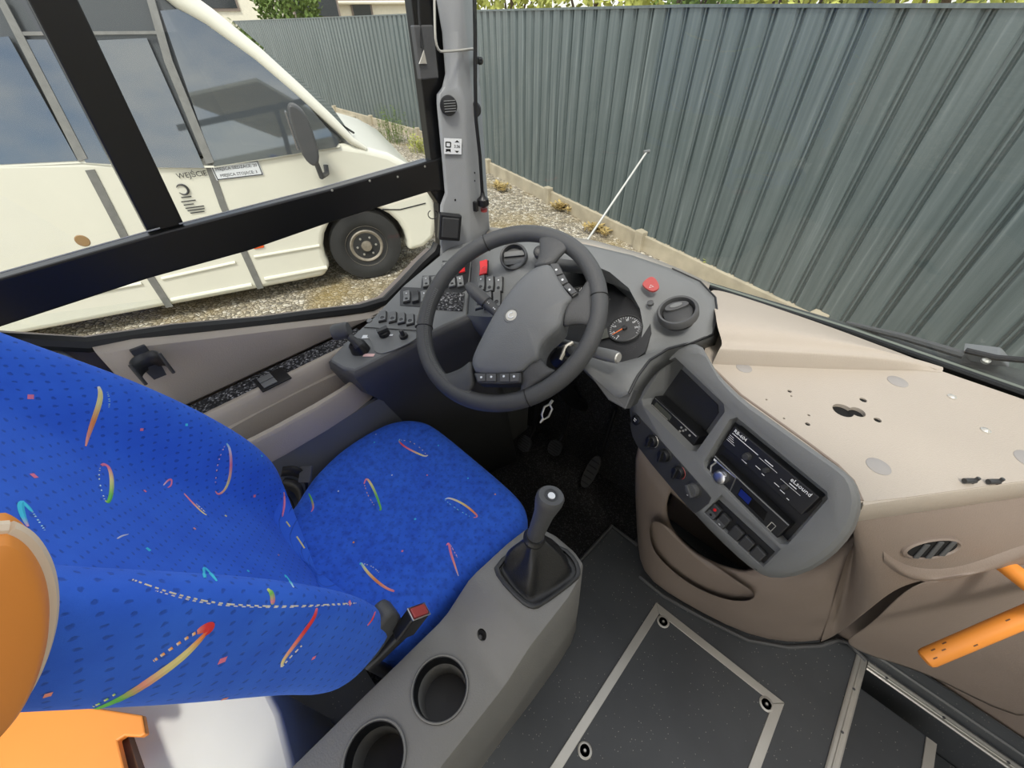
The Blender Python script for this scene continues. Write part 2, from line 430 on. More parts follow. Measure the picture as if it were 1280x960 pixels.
# weeds along the fence foot
def weed(q, n, h, spread, m, label, group):
    mb = MB(); q = V(q)
    for _ in range(n):
        a = random.uniform(0, 2 * PI); r = random.uniform(0, spread); p = q + V((math.cos(a) * r, math.sin(a) * r * .5, 0))
        hh = h * random.uniform(.5, 1); le = V((random.uniform(-.3, .3), random.uniform(-.3, .3), 1)) * hh
        mb.tube([p, p + le * .5, p + le], [.003, .0025, .001], 4)
        for k in range(9):
            c = p + le * random.uniform(.2, 1); a = random.uniform(0, 2 * PI); d = V((math.cos(a), math.sin(a), random.uniform(0, .8))).normalized(); sd_ = d.cross(UW).normalized()
            l = random.uniform(.03, .07)
            mb.add([c, c + d * l * .5 + sd_ * l * .25, c + d * l, c + d * l * .5 - sd_ * l * .25], [(0, 1, 2, 3)])
    return tag(mb.build('weed', m, recalc=False), label, 'weed', group)
weed((-9.0, 5.6, GZ), 60, .75, .55, 'leaf', 'tall green weeds growing at the fence foot beyond the van bonnet', None)
weed((-7.9, 5.45, GZ), 45, .35, .4, 'leaf_yellow', 'low yellowish weeds between the tall weeds and the pillar, at the fence foot', None)
for i, (px, py, lab) in enumerate([(628, 237, 'dry grass tuft at the fence foot just right of the pillar'), (700, 262, 'dry grass tuft at the fence foot above the steering wheel'),
                                   (745, 290, 'dry grass tuft at the fence foot by the thin rod'), (886, 346, 'yellow-green sprig peeping over the dashboard edge below the fence')]):
    q = P(px, py, z=GZ + .02); weed(q, 34 if i < 3 else 8, .10 if i < 3 else .3, .20 if i < 3 else .05, 'dry_grass' if i < 3 else 'leaf_yellow', lab, None)
# white stone blocks by the fence, beyond the bonnet
q = P(428, 152, z=GZ + .15); m_ = MB(); m_.box(q, (.9, .35, .3)); tag(m_.build('stone_block', 'concrete', bevel=.03), 'pale stone block lying by the fence behind the van bonnet', 'stone')

# ---- trees and bushes beyond the fence
def tree(c, r, h, m, label, n=1800, leaf=.16, group=None):
    t = thing('garden_tree', label, 'tree', (c[0], c[1], GZ), group)
    mb = MB(); c = V(c); hc = V((c.x, c.y, GZ + h))
    for _ in range(n):
        d = V((random.gauss(0, 1), random.gauss(0, 1), random.gauss(0, 1))).normalized(); rr = random.uniform(.55, 1.02) ** .6
        q = hc + V((d.x * r[0], d.y * r[1], d.z * r[2])) * rr * (1 + .18 * math.sin(5 * d.x + 3 * d.z) * math.cos(4 * d.y))
        a = V((random.gauss(0, 1), random.gauss(0, 1), random.gauss(0, 1))).normalized(); b = a.orthogonal().normalized(); l = leaf * random.uniform(.6, 1.2)
        mb.add([q, q + a * l * .5 + b * l * .28, q + a * l, q + a * l * .5 - b * l * .28], [(0, 1, 2, 3)])
    mb.build('crown', m, t, recalc=False)
    mb = MB(); mb.tube([(c.x, c.y, GZ), (c.x + .05, c.y, GZ + h * .5), (c.x, c.y, GZ + h)], [.12, .09, .05], 8)
    for k in range(6):
        a = k * PI / 3; mb.tube([(c.x, c.y, GZ + h * .45), (c.x + math.cos(a) * r[0] * .6, c.y + math.sin(a) * r[1] * .6, GZ + h + .3)], [.05, .015], 6)
    mb.build('trunk', 'bark', t, smooth=True)
def far(px, py, dist):
    d = ray(px, py); k = dist / math.hypot(d.x, d.y); return CAM + d * k
for px, dist, r, h, m, lab in [(640, 14, (1.0, 1.2, 1.5), 2.4, 'leaf_yellow', 'yellow-green tree behind the fence right beside the grey pillar'),
        (745, 11.5, (1.3, 1.0, 1.4), 2.3, 'leaf_yellow', 'sunlit yellow-green tree behind the fence over the thin rod'),
        (850, 13.5, (1.3, 1.1, 1.4), 2.3, 'leaf', 'green tree behind the fence left of the dark shed'),
        (1000, 10.5, (1.0, .9, 1.4), 2.3, 'leaf_yellow', 'yellow-green bush behind the fence between two sheds'),
        (1180, 10, (1.35, .9, 1.5), 2.3, 'leaf_yellow', 'leafy bush behind the fence at the top right'),
        (1300, 12.5, (1.3, 1.0, 1.5), 2.3, 'leaf', 'green bush behind the fence in the top right corner')]:
    q = far(px, 5, dist); tree((q.x, q.y), r, h, m, lab, 1500, .2)
q = far(362, 8, 26); tree((q.x, q.y), (1.5, 1.2, 1.3), 2.6, 'leaf', 'green garden tree behind the fence beside the cream house window', 2200, .25)
q = far(648, 5, 16); tree((q.x + 3, q.y + 5), (2.5, 2, 2), 3.0, 'leaf', 'dark green tree far behind the yellow-green tree by the pillar', 1200, .3)

# ---- houses beyond the fence
def house(name, px0, px1, dist, depth, zr, zt, label, windows=(), gable=True):
    A = far(px0, 10, dist); B = far(px1, 10, dist * 1.02); A.z = B.z = GZ
    d = (B - A).normalized(); nn = V((-d.y, d.x, 0)); L = (B - A).length
    if nn.dot(A) < 0: nn = -nn
    t = thing(name, label, 'house', tuple(A + d * L / 2))
    m_ = MB(); m_.prism([A, B, B + UW * (zr - GZ), A + UW * (zr - GZ)], nn * depth); m_.build('wall', 'house_cream' if 'garage' not in name else 'asphalt_shed', t)
    o = .5; r0 = A - d * o - nn * o + UW * (zr - GZ); r1 = B + d * o - nn * o + UW * (zr - GZ); m1 = A + nn * depth / 2 + UW * (zt - GZ) + d * 1.2; m2 = B + nn * depth / 2 + UW * (zt - GZ) - d * 1.2
    b0 = A - d * o + nn * (depth + o) + UW * (zr - GZ); b1 = B + d * o + nn * (depth + o) + UW * (zr - GZ)
    m_ = MB(); m_.add([r0, r1, m2, m1, b0, b1], [(0, 1, 2, 3), (4, 3, 2, 5), (0, 3, 4), (1, 5, 2), (0, 4, 5, 1)]); m_.build('roof', 'roof_brown', t, solid=.15)
    m_ = MB(); m_.tube([r0, r1], .09, 8); m_.build('gutter', 'house_cream', t)
    for (wx, wz, ww, wh) in windows:
        c = A + d * wx + UW * (wz - GZ) - nn * .03; R = Matrix((d, nn, UW)).transposed()
        f = MB(); f.box(c, (ww + .25, .1, wh + .25), R); fo = f.build('window', 'taupe_shaded_beige', t)
        f = MB(); f.box(c - nn * .06, (ww, .03, wh), R); f.box(c - nn * .07 + UW * wh * .15, (ww, .03, .06), R); f.build('pane', 'window_dark', fo)
    return t
house('house', 218, 392, 36, 9, 6.3, 9.5, 'cream house behind the fence with a dark window, above the van bonnet', [(2.2, 2.9, 1.9, 1.2), (3.0, 2.65, 2.4, 1.3)][0:1] + [(7.6, 2.6, 2.6, 1.4)])
house('house', 405, 540, 40, 8, 2.6, 6.5, 'low cream house with a brown hipped roof behind the fence, left of the pillar', [(2.5, 2.2, 1.2, .8)])
house('garage', 905, 960, 26, 4, 2.05, 2.4, 'grey shed roof peeping over the fence between two bushes')
house('garage', 1055, 1110, 22, 3, 2.15, 2.5, 'pale shed roof peeping over the fence left of the top right bush')

# =================================================================== VAN in the next bay
VU = V((.38, .925, 0)).normalized(); VN = V((.925, -.38, 0)).normalized(); VP0 = V((-3.87, 1.38, 0))
def vp(s, z, o=0.0): return VP0 + VU * s + VN * o + UW * z
def vpx(px, py, o=0.0):
    d = ray(px, py); q = VP0 + VN * o - CAM; t = (q.x * VN.x + q.y * VN.y) / (d.x * VN.x + d.y * VN.y); return CAM + d * t
def vpoly(px, o): return [vpx(x, y, o) for x, y in px]
van = thing('minibus', 'dusty white minibus parked alongside, seen through the side window', 'van', tuple(VP0 + UW * GZ))
# body: side profile lofted across the width with tumblehome
def profile(k):   # k: 0 at the side face .. 1 deep inside
    return None
WD = 2.0
bmv = MB()
# lower body (belt and below): outline in (s, z); bonnet falls to the nose
low = [(-4.6, -.30), (-4.6, .95), (-1.75, .91), (-1.3, .87), (-.98, .815), (-.56, .79), (.42, .80), (.60, .76), (.80, .69), (1.0, .56), (1.12, .38), (1.16, .10), (1.10, -.12), (.98, -.20)]
arch = [(.42 + .40 * math.cos(a), -.11 + .40 * math.sin(a)) for a in [math.radians(g) for g in range(-15, 196, 15)]]
outl = low + arch + [(-.05, -.31)]
bmv.prism([vp(s, z, 0) for s, z in outl], -VN * WD)
# second arch far behind
bmv.build('body_shell', 'van_paint', van, bevel=.05, seg=4, smooth=True)
inner = MB(); inner.prism([vp(s, z, -.35) for s, z in [(-.1, -.2), (.95, -.2), (.95, .4), (-.1, .4)]], -VN * (WD - .7)); inner.build('wheel_arch_liner', 'black_plastic', van)
# greenhouse: leaning in towards the roof
roofp = [(-4.6, .80), (-4.6, 1.95), (-.80, 1.98), (-.56, 1.88), (-.30, 1.60), (.08, 1.20), (.42, .86), (.46, .80)]
gh = MB()
def lean(z): return -(z - .8) * .20
VGP = Plane(vp(0, .8, 0), VN + UW * .20, VU)
def wpx(l, o=.0): return [VGP.hit(x, y, o) for x, y in l]
ra = [vp(s, z, lean(z) - .015) for s, z in roofp]; rb = [vp(s, z, -WD - lean(z) + .015) for s, z in roofp]
gh.loft([ra, rb], closed=True, caps=True); gh.build('cab_top', 'van_frame', van, bevel=.04, seg=3, smooth=True)
# roof skin and the silver screen pillar
rf = MB()
top = [(-4.6, 1.82), (-4.6, 1.97), (-.80, 2.0), (-.62, 1.93), (-.66, 1.84), (-.72, 1.82)]
rf.prism([vp(s, z, lean(z) + .004) for s, z in top], -VN * .1); rf.build('roof_rail', 'van_frame', van, bevel=.02)
pl_ = MB(); pl_.tube(wpx([(195, -30), (228, 0), (262, 22), (322, 68), (372, 112), (415, 152), (440, 176)], -.01) + [vp(.62, .74, -.02)], [.075, .07, .06, .05, .045, .04, .03, .02], 12)
pl_.build('screen_pillar', 'van_paint', van, smooth=True)
ws = MB(); ws.add([VGP.hit(262, 20, -.03), VGP.hit(440, 172, -.03), VGP.hit(440, 172, -.03) - VN * (WD - .1), VGP.hit(262, 20, -.03) - VN * (WD - .35)], [(0, 1, 2, 3)]); ws.build('windscreen', 'van_glass', van, solid=.01)
# side windows
def vwin(pts, o=.0, m='van_glass', name='side_window', d=.012):
    mb = MB(); mb.prism([vp(s, z, lean(z) + o) for s, z in pts], VN * d); return mb.build(name, m, van, bevel=.004)
def gwin(px, o=.004, m='van_glass', name='side_window', d=.012):
    mb = MB(); mb.prism(wpx(px, o), VGP.n * d); return mb.build(name, m, van)
gwin([(201, 14), (222, 12), (262, 30), (330, 82), (385, 132), (424, 178), (420, 184), (268, 208)])
gwin([(104, 52), (184, 48), (256, 210), (184, 209)])
gwin([(31, 50), (70, 50), (140, 205), (108, 203)])
gwin([(-140, 60), (12, 46), (98, 201), (-140, 212)])
gwin([(-520, 90), (-160, 64), (-160, 213), (-520, 225)])
# belt white panel strips (lower door skins rise in a swage) and grey door gaps
def strip(pts, m='van_grey_trim', name='door_gap', d=.006, o=.0):
    mb = MB(); mb.prism([vp(s, z, o + (lean(z) if z > .8 else 0)) for s, z in pts], VN * d); return mb.build(name, m, van)
strip([(-.655, -.30), (-.60, -.30), (-.585, .45), (-.545, .80), (-.595, .80), (-.635, .45)])
gwin([(181, -10), (191, -10), (216, 76), (268, 203), (258, 205), (206, 78)], .012, 'van_grey_trim', 'door_gap', .01)
strip([(-1.40, -.31), (-1.345, -.31), (-1.335, .30), (-1.275, .80), (-1.33, .80), (-1.39, .30)])
gwin([(-6, -5), (4, -5), (30, 44), (110, 198), (99, 202), (20, 46)], .012, 'van_grey_trim', 'door_gap', .01)

gwin([(19, 40), (195, 39), (196, 43), (20, 45)], .012, 'van_grey_trim', 'window_bar', .008)
gwin([(-160, 213), (0, 204), (104, 200), (184, 207), (268, 207), (425, 181), (425, 184), (268, 209.5), (184, 210), (104, 204), (0, 209), (-160, 219)], .0, 'van_paint', 'belt_skin', .012)
for a, b, z0, z1 in [(-1.30, -.72, -.05, -.02), (-.56, .0, .0, -.0), (-3.2, -1.45, -.06, -.06)]:
    mb = MB(); mb.tube([vp(a, z0, .002), vp(b, z1, .002)], .014, 8); mb.build('side_moulding', 'van_paint', van, smooth=True)
mb = MB(); mb.tube([vp(-.56, -.22, 0), vp(0, -.22, 0)], .02, 8); mb.tube([vp(-1.33, -.25, 0), vp(-.68, -.25, 0)], .02, 8); mb.build('sill_moulding', 'van_paint', van, smooth=True)
# marker light, fuel cap disc, front marker line
mb = MB(); mb.box(vpx(323, 308, .006), (.012, .085, .035), Matrix((VN, VU, UW)).transposed()); mb.build('side_marker', 'marker_orange', van, bevel=.006)
q = vpx(103, 301, .0); mb = MB(); mb.lathe(q, VN, [(0, .004), (.04, .004), (.045, 0)], 20); mb.build('filler_cap', 'rust_knob', van)
mb = MB(); mb.tube([vpx(478, 262, .0), vpx(500, 262, .0), vpx(532, 254, .0)], .006, 6); mb.build('bumper_seam', 'black_plastic', van)
# mirror
mi = MB(); mi.prism(chaikin([vp(.10, 1.12, .16), vp(.17, 1.13, .16), vp(.23, 1.05, .16), (vp(.24, .78, .16)), vp(.17, .70, .16), vp(.10, .80, .16)], 2), VN * .13)
mo = mi.build('mirror_housing', 'dark_grey_plastic', van, bevel=.015)
mi = MB(); mi.prism([vp(.085, 1.08, .17), vp(.085, .84, .17), vp(.085, .84, .27), vp(.085, 1.08, .27)], VU * .01); mi.build('mirror_glass', 'chrome', mo)
mi = MB(); mi.tube([vp(.19, .74, .2), vp(.20, .62, .19), vp(.25, .60, .02), vp(.26, .66, 0)], [.02, .022, .02, .02], 10); mi.build('mirror_arm', 'dark_grey_plastic', mo, smooth=True)
# wheels
def wheel(s, parent, label=None):
    c = vp(s, -.11, -.03); c.z = GZ + .345; wo = MB()
    wo.lathe(c, VN, [(.19, -.19), (.27, -.20), (.335, -.17), (.345, -.12), (.345, -.06), (.335, -.02), (.27, 0), (.235, -.005), (.20, -.02), (.19, -.03)], 48)
    w_ = wo.build('wheel', 'tyre', parent, smooth=True)
    r = MB(); r.lathe(c, VN, [(.0, -.03), (.055, -.03), (.06, -.045), (.115, -.05), (.13, -.03), (.15, -.02), (.165, -.035), (.195, -.045), (.20, -.015), (.205, -.03), (.205, -.1)][0:], 40); r.build('wheel_rim', 'rim_steel', w_, smooth=True)
    r = MB(); r.lathe(c, VN, [(0, .0), (.045, -.005), (.055, -.04)], 24); r.build('hub_cap', 'rim_steel', w_, smooth=True)
    for k in range(6):
        a = k * PI / 3; q = c + (VU * math.cos(a) + UW * math.sin(a)) * .09; r = MB(); r.lathe(q, VN, [(.012, -.05), (.012, -.025), (.008, -.02)], 6); r.build('wheel_nut', 'steel', w_)
wheel(.42, van); wheel(-3.2, van)
# writing on the door
text_mesh('door_lettering', 'WEJŚCIE', vpx(240, 218.5, .008), VU, UW, .052, 'charcoal_plastic', van)
sg = MB(); sg.pbox(Plane(VP0, VN, VU), vpx(297, 213, .004), .34, .105, .003); so_ = sg.build('seat_count_sticker', 'white_print', van)
bq = vpx(297, 213, .008)
sg = MB()
for a, b, ww, hh in [(0, .048, .33, .006), (0, -.048, .33, .006), (.162, 0, .006, .10), (-.162, 0, .006, .10)]: sg.pbox(Plane(VP0, VN, VU), bq + VU * a + UW * b, ww, hh, .001)
sg.build('border', 'charcoal_plastic', so_)
text_mesh('lettering', 'MIEJSCA SIEDZĄCE: 20', bq + UW * .022, VU, UW, .030, 'charcoal_plastic', so_, lift=0)
text_mesh('lettering', 'MIEJSCA STOJĄCE: 3', bq - UW * .024 , VU, UW, .030, 'charcoal_plastic', so_, lift=0)
lg = MB(); c0 = vpx(228, 237, .006)
lg.tube([c0 + (VU * math.cos(a) + UW * math.sin(a)) * .036 for a in [math.radians(k) for k in range(-150, 160, 20)]], [.002 + .007 * math.sin(PI * i / 15) for i in range(16)], 6)
lo = lg.build('door_emblem', 'charcoal_plastic', van)
ln = MB()
for k, (ww, dz, ox) in enumerate([(.07, -.055, .0), (.10, -.085, 0), (.07, -.11, -.01), (.13, -.135, .02), (.12, -.155, .02), (.10, -.175, .02)]): ln.pbox(Plane(VP0, VN, VU), c0 + VU * ox + UW * dz, ww, .008, .001)
ln.build('small_print', 'charcoal_plastic', van)
wp = MB(); wp.tube([vpx(425, 155, -.3), vpx(442, 166, -.5)], .01, 6); wp.build('van_wiper', 'black_plastic', van)

# =================================================================== CAB SHELL
# ---- floor
CEY = .05
XS = .565                                  # edge of the step well
fl = MB(); fl.prism([(-1.12, -1.3, -.0), (XS, -1.3, -.0), (XS, 1.06, -.0), (-1.12, 1.06, -.0)], (0, 0, -.05))
tag(fl.build('floor', 'floor_vinyl'), kind='structure')
bd = MB(); bd.prism([(-1.2, -1.35, -.06), (1.3, -1.35, -.06), (1.3, 1.25, -.06), (-1.2, 1.25, -.06)], (0, 0, -.3))
# lower bodywork: front, left; step well floor
sw = MB(); sw.prism([(XS, -1.3, -.20), (1.25, -1.3, -.20), (1.25, 1.03, -.20), (XS, 1.03, -.20)], (0, 0, -.05)); sw.prism([(XS - .02, -1.3, -.20), (XS, -1.3, -.20), (XS, 1.03, -.20), (XS - .02, 1.03, -.20)], (0, 0, .15))
tag(sw.build('step_well', 'floor_vinyl'), kind='structure')
fw = MB(); fw.prism([(-1.12, 1.06, -.25), (1.3, 1.06, -.25), (1.3, 1.06, .80), (-1.12, 1.06, .80)], (0, .05, 0)); tag(fw.build('wall_front', 'taupe_shaded_beige'), kind='structure')
# upper floor ledge by the door (in front of the step)
lg_ = MB(); lg_.prism([(XS, 1.035, 0), (1.3, 1.035, 0), (1.3, 1.06, 0), (XS, 1.06, 0)], (0, 0, -.24)); tag(lg_.build('trim_4', 'floor_vinyl'), kind='structure')

# ---- left wall with its black window frame
XW = -1.10
lowsill = [(0, 425), (109, 431), (219, 414), (330, 403), (400, 393), (450, 387), (482, 377), (505, 354), (527, 330), (543, 315)]
wl = MB(); pts = [P(x, y, x=XW) for x, y in lowsill]
pts = [V((XW, -1.3, 1.10)), V((XW, -.5, 1.13))] + pts + [V((XW, .80, .96)), V((XW, 1.06, .95)), V((XW, 1.06, -.25)), V((XW, -1.3, -.25))]
wl.prism(pts, (-.05, 0, 0)); tag(wl.build('wall_left', 'taupe_shaded_beige', bevel=.004), kind='structure')
win = thing('window_1', None, None, (XW, .3, 1.0), kind='structure')
rub = MB(); rp = [V((XW + .012, -.9, 1.14))] + [P(x, y, x=XW + .012) for x, y in lowsill] + [V((XW + .012, .765, 1.0))]
rub.tube(rp, .017, 8); rub.build('window_seal', 'black_rubber', win, smooth=True)
def wpoly(px, x): return [P(a, b, x=x) for a, b in px]
b1 = MB(); b1.prism([V((XW - .02, -1.3, 1.235))] + wpoly([(0, 340), (200, 284), (400, 234), (545, 194)], XW - .02) + wpoly([(552, 236), (531, 236), (400, 276), (303, 309), (181, 342), (0, 400)], XW - .02) + [V((XW - .02, -1.3, 1.15))], (.035, 0, 0))
b1.build('window_rail', 'black_frame', win, bevel=.004)
b2 = MB(); b2.prism([V((XW - .02, .10, 1.24)), V((XW - .02, .133, 1.24)), V((XW - .02, .158, 1.60)), V((XW - .02, .158, 1.95)), V((XW - .02, .098, 1.95)), V((XW - .02, .098, 1.60)), V((XW - .02, .068, 1.24))], (.028, 0, 0))
b2.build('window_divider', 'black_frame', win, bevel=.003)
b2 = MB(); b2.prism([V((XW - .02, P(505, 0, x=XW - .02).y, 1.95))] + wpoly([(505, 0), (531, 196), (531, 237), (541, 252), (545, 330), (562, 330), (566, 240), (560, 120), (562, 0)], XW - .02) + [V((XW - .02, P(562, 0, x=XW - .02).y, 1.95))], (.03, 0, 0))
b2.build('window_post', 'black_frame', win, bevel=.003)
b2 = MB(); b2.prism([V((XW - .02, -1.3, 1.93)), V((XW - .02, .86, 1.93)), V((XW - .02, .86, 2.0)), V((XW - .02, -1.3, 2.0))], (.03, 0, 0)); b2.build('window_head', 'black_frame', win)
for nm, px, x in [('window_pane', [(0, 400), (0, 425), (109, 431), (219, 412), (330, 403), (400, 393), (450, 387), (482, 377), (505, 354), (527, 330), (543, 315), (545, 240)], XW - .012)]:
    g_ = MB(); g_.add(wpoly(px, x) + [V((x, -.3, 1.15)), V((x, -.3, 1.1))], [list(range(len(px) + 2))]); g_.build(nm, 'window_glass', win, recalc=False)
g_ = MB(); g_.add([(XW - .010, .105, 1.23), (XW - .010, .80, 1.23), (XW - .010, .80, 1.95), (XW - .010, .105, 1.95)], [(0, 1, 2, 3)]); g_.build('window_pane', 'window_glass', win)
g_ = MB(); g_.add([(XW - .016, -1.2, 1.23), (XW - .016, .09, 1.23), (XW - .016, .09, 1.95), (XW - .016, -1.2, 1.95)], [(0, 1, 2, 3)]); g_.build('window_pane', 'window_glass', win)
lt = MB(); lt.tube([P(0, 341, x=XW + .0165), P(200, 285, x=XW + .0165)], .0015, 6); lt.tube([P(224, 280, x=XW + .0165), P(400, 235, x=XW + .0165), P(530, 198, x=XW + .0165)], .0015, 6)
lt.build('rail_edge', 'pillar_paint', win)
for px, py in [(415, 238), (462, 226), (497, 221), (531, 208)]:
    s_ = MB(); q = P(px, py, x=XW + .015); s_.lathe(q, (1, 0, 0), [(.003, 0), (.003, .0012), (0, .002)], 10); s_.build('rivet', 'steel', win)

# ---- windscreen glass and its lower edge
WB = [V((-1.10, 1.00, .95)), V((-.74, 1.13, .96)), V((-.32, 1.15, .965)), V((.03, 1.165, .965)), V((.35, 1.155, .965)), V((.9, 1.06, .965)), V((1.2, .95, .96))]
wsg = thing('window_2', None, None, (0, 1.15, .96), kind='structure')
rows = [[p + V((0, -k * .16, k * 1.0)) for p in WB] for k in (0, .35, .7, 1.0)]
g_ = MB(); g_.loft(rows); g_.build('windscreen_glass', 'window_glass', wsg, smooth=True)
e_ = MB(); e_.tube([p + V((0, .012, -.004)) for p in WB], .008, 8); e_.build('glass_edge', 'black_rubber', wsg, smooth=True)
# scuttle outside under the windscreen
mat('scuttle_grey', (66, 70, 68), .8, bump=.8, bscale=60, var=.25, vscale=25); mat('seal_green', (120, 124, 112), .5)
near = [p + V((0, .03, -.012)) for p in WB]
far_ = [WB[0] + V((-.05, .06, -.03)), WB[1] + V((0, .07, -.03)), WB[2] + V((0, .075, -.03)), P(1052, 407, y=1.275), P(1130, 428, y=1.29), P(1290, 472, y=1.27), P(1420, 520, y=1.2)]
midr = [a * .5 + b * .5 + V((0, 0, -.012)) for a, b in zip(near, far_)]
cw = MB(); cw.loft([near, midr, far_, [p + V((0, .02, -.05)) for p in far_], [p + V((0, .03, -.9)) for p in far_]])
tag(cw.build('scuttle_panel', 'scuttle_grey', smooth=True, solid=.01), kind='structure')
s_ = MB(); s_.loft([[p + V((0, .018, .002)) for p in WB], [p + V((0, .034, -.001)) for p in WB]]); tag(s_.build('trim_5', 'seal_green', solid=.006), kind='structure')
# wiper
wi = thing('windscreen_wiper', 'grey windscreen wiper parked along the foot of the windscreen at the right', 'wiper', tuple(P(1230, 450, z=.98)))
a0 = P(1058, 404, y=1.28); a1 = P(1205, 444, y=1.24)
m_ = MB(); m_.tube([a0, (a0 + a1) / 2 + V((0, 0, .004)), a1], [.006, .009, .010], 8); m_.build('wiper_blade', 'dark_grey_plastic', wi, smooth=True)
m_ = MB(); m_.tube([P(1075, 415, y=1.27), P(1139, 440, y=1.22)], .004, 8); m_.build('washer_pipe', 'steel', wi)
m_ = MB(); q = P(1232, 450, y=1.23); m_.prism([P(1203, 440, y=1.24), P(1250, 446, y=1.24), P(1262, 460, y=1.24), P(1212, 452, y=1.24)], (0, .05, 0)); m_.build('pivot_cover', 'grey_plastic', wi, bevel=.004)
m_ = MB(); m_.tube([P(1207, 438, y=1.24), P(1245, 447, y=1.23), P(1300, 452, y=1.22), P(1360, 470, y=1.2)], .007, 8); m_.build('wiper_arm', 'black_plastic', wi, smooth=True)
m_ = MB(); m_.lathe(P(1231, 452, y=1.228), (0, -.3, 1), [(.008, 0), (.008, .006), (.004, .009)], 10); m_.build('pivot_nut', 'steel', wi)
# thin rod outside, in front of the windscreen
r0 = P(733, 302, y=1.36); r1 = P(809, 189, y=1.75)
rod = thing('marker_rod', 'thin pale metal rod leaning up outside the windscreen beside the steering wheel', 'rod', tuple(r0))
m_ = MB(); m_.tube([r0 + (r0 - r1) * .4, r1], [.005, .004], 8); m_.build('rod_shaft', 'steel', rod, smooth=True)
m_ = MB(); m_.tube([r1 - (r1 - r0) * .01 - RW * .012, r1 + RW * .010], .007, 8); m_.build('rod_tip', 'grey_plastic', rod)

# ---- unseen roof piece over the driver, added and sized to shade the cab
ce = MB(); ce.prism([(-1.2, -1.1, 2.25), (1.3, -1.1, 2.25), (1.3, CEY, 2.25), (-1.2, CEY, 2.25)], (0, 0, .04)); tag(ce.build('shade_ceiling', 'house_cream'), kind='structure')
wr = MB(); wr.prism([(1.28, -2.6, -.25), (1.28, 1.06, -.25), (1.28, 1.06, .45), (1.28, .8, .45), (1.28, .8, 2.1), (1.28, -2.6, 2.1)], (.04, 0, 0)); tag(wr.build('shade_wall_right', 'house_cream'), kind='structure')  # unseen solid side wall, added to keep skylight off the seat's right wing
# ---- A pillar
apl = thing('trim_1', None, None, (-1.08, .9, 1.0), kind='structure')
prof = [(-60, 540, 571, 590), (0, 545, 575, 595), (40, 552, 576, 597), (92, 556, 575, 600), (108, 552, 575, 600), (116, 545, 577, 601), (128, 545, 581, 602), (190, 551, 583, 606), (237, 555, 585, 609), (250, 549, 586, 610), (300, 548, 588, 613), (330, 548, 590, 615)]
rows = []
PA0, PB0, PC0 = P(540, -60, x=-1.075), P(571, -60, x=-1.045), P(590, -60, x=-1.085)
for zz in (2.1, 1.85):
    k_ = V((0, 0, zz - PB0.z)); A, B, Cc = [V((p.x, p.y, PB0.z)) + k_ for p in (PA0, PB0, PC0)]
    rows.append([A + V((-.02, .03, 0)), A, A + V((.008, .004, 0)), B + V((.0, -.008, 0)), B + V((0, .008, 0)), Cc, Cc + V((-.04, .0, 0))])
for y, a, b, c in prof:
    A = P(a, y, x=-1.075); B = P(b, y, x=-1.045); Cc = P(c, y, x=-1.085); z = B.z
    A.z = Cc.z = z
    rows.append([A + V((-.02, .03, 0)), A, A + V((.008, .004, 0)), B + V((.0, -.008, 0)), B + V((0, .008, 0)), Cc, Cc + V((-.04, .0, 0))])
m_ = MB(); m_.loft(rows, closed=True, caps=True); m_.build('pillar_cover', 'pillar_paint', apl, smooth=True, bevel=.003)
def ppl(q): return V(q)
q = P(561, 132, x=-1.052); m_ = MB(); m_.lathe(q, (1, -.45, .12), [(.023, -.02), (.024, 0), (.022, .008), (.012, .010), (0, .010)], 28)
k_ = m_.build('round_speaker', 'black_plastic', apl, smooth=True)
for i in range(-2, 3):
    m_ = MB(); m_.tube([q + V((.0105, -.0045, .0)) + V((.4, .9, 0)).normalized() * .016 * s + V((0, 0, i * .006)) for s in (-1, 1)], .0013, 6); m_.build('grille_bar', 'grey_plastic', k_)
q = P(593, 137, x=-1.064); m_ = MB(); m_.lathe(q, (.75, -.65, 0), [(.02, -.01), (.02, .004), (.017, .007), (0, .007)], 24); m_.build('round_cap', 'charcoal_plastic', apl, smooth=True)
for px, py in [(593, 216), (593, 226), (569, 250)]:
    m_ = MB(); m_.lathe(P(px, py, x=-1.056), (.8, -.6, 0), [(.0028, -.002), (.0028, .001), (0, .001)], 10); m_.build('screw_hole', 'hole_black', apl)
# height sticker
spn = Plane(P(566, 183, x=-1.052), (1, -.35, .03), P(580, 184, x=-1.052) - P(553, 184, x=-1.06))
stk = tag(MB().pbox(spn, spn.hit(566, 183), .054, .040, .001).build('height_sticker', 'white_print', bevel=.0004), 'small white height sticker with a bus icon stuck on the grey pillar', 'sticker')
c = spn.hit(566, 183, .0012)
m_ = MB()
for a, b, ww, hh in [(-.014, .010, .014, .003), (-.014, -.002, .014, .003), (-.021, .004, .003, .013), (-.007, .004, .003, .013), (-.014, -.010, .011, .006), (-.020, -.011, .003, .008), (-.008, -.011, .003, .008)]: m_.pbox(spn, c + spn.u * a + spn.v * b, ww, hh, .0004)
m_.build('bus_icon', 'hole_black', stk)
for s in (1, -1):
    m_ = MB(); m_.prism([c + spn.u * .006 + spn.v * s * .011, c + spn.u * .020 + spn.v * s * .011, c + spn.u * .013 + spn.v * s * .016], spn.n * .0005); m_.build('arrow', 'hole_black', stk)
text_mesh('lettering', '3.36', c + spn.u * .013, spn.u, spn.v, .011, 'hole_black', stk, lift=.0002)
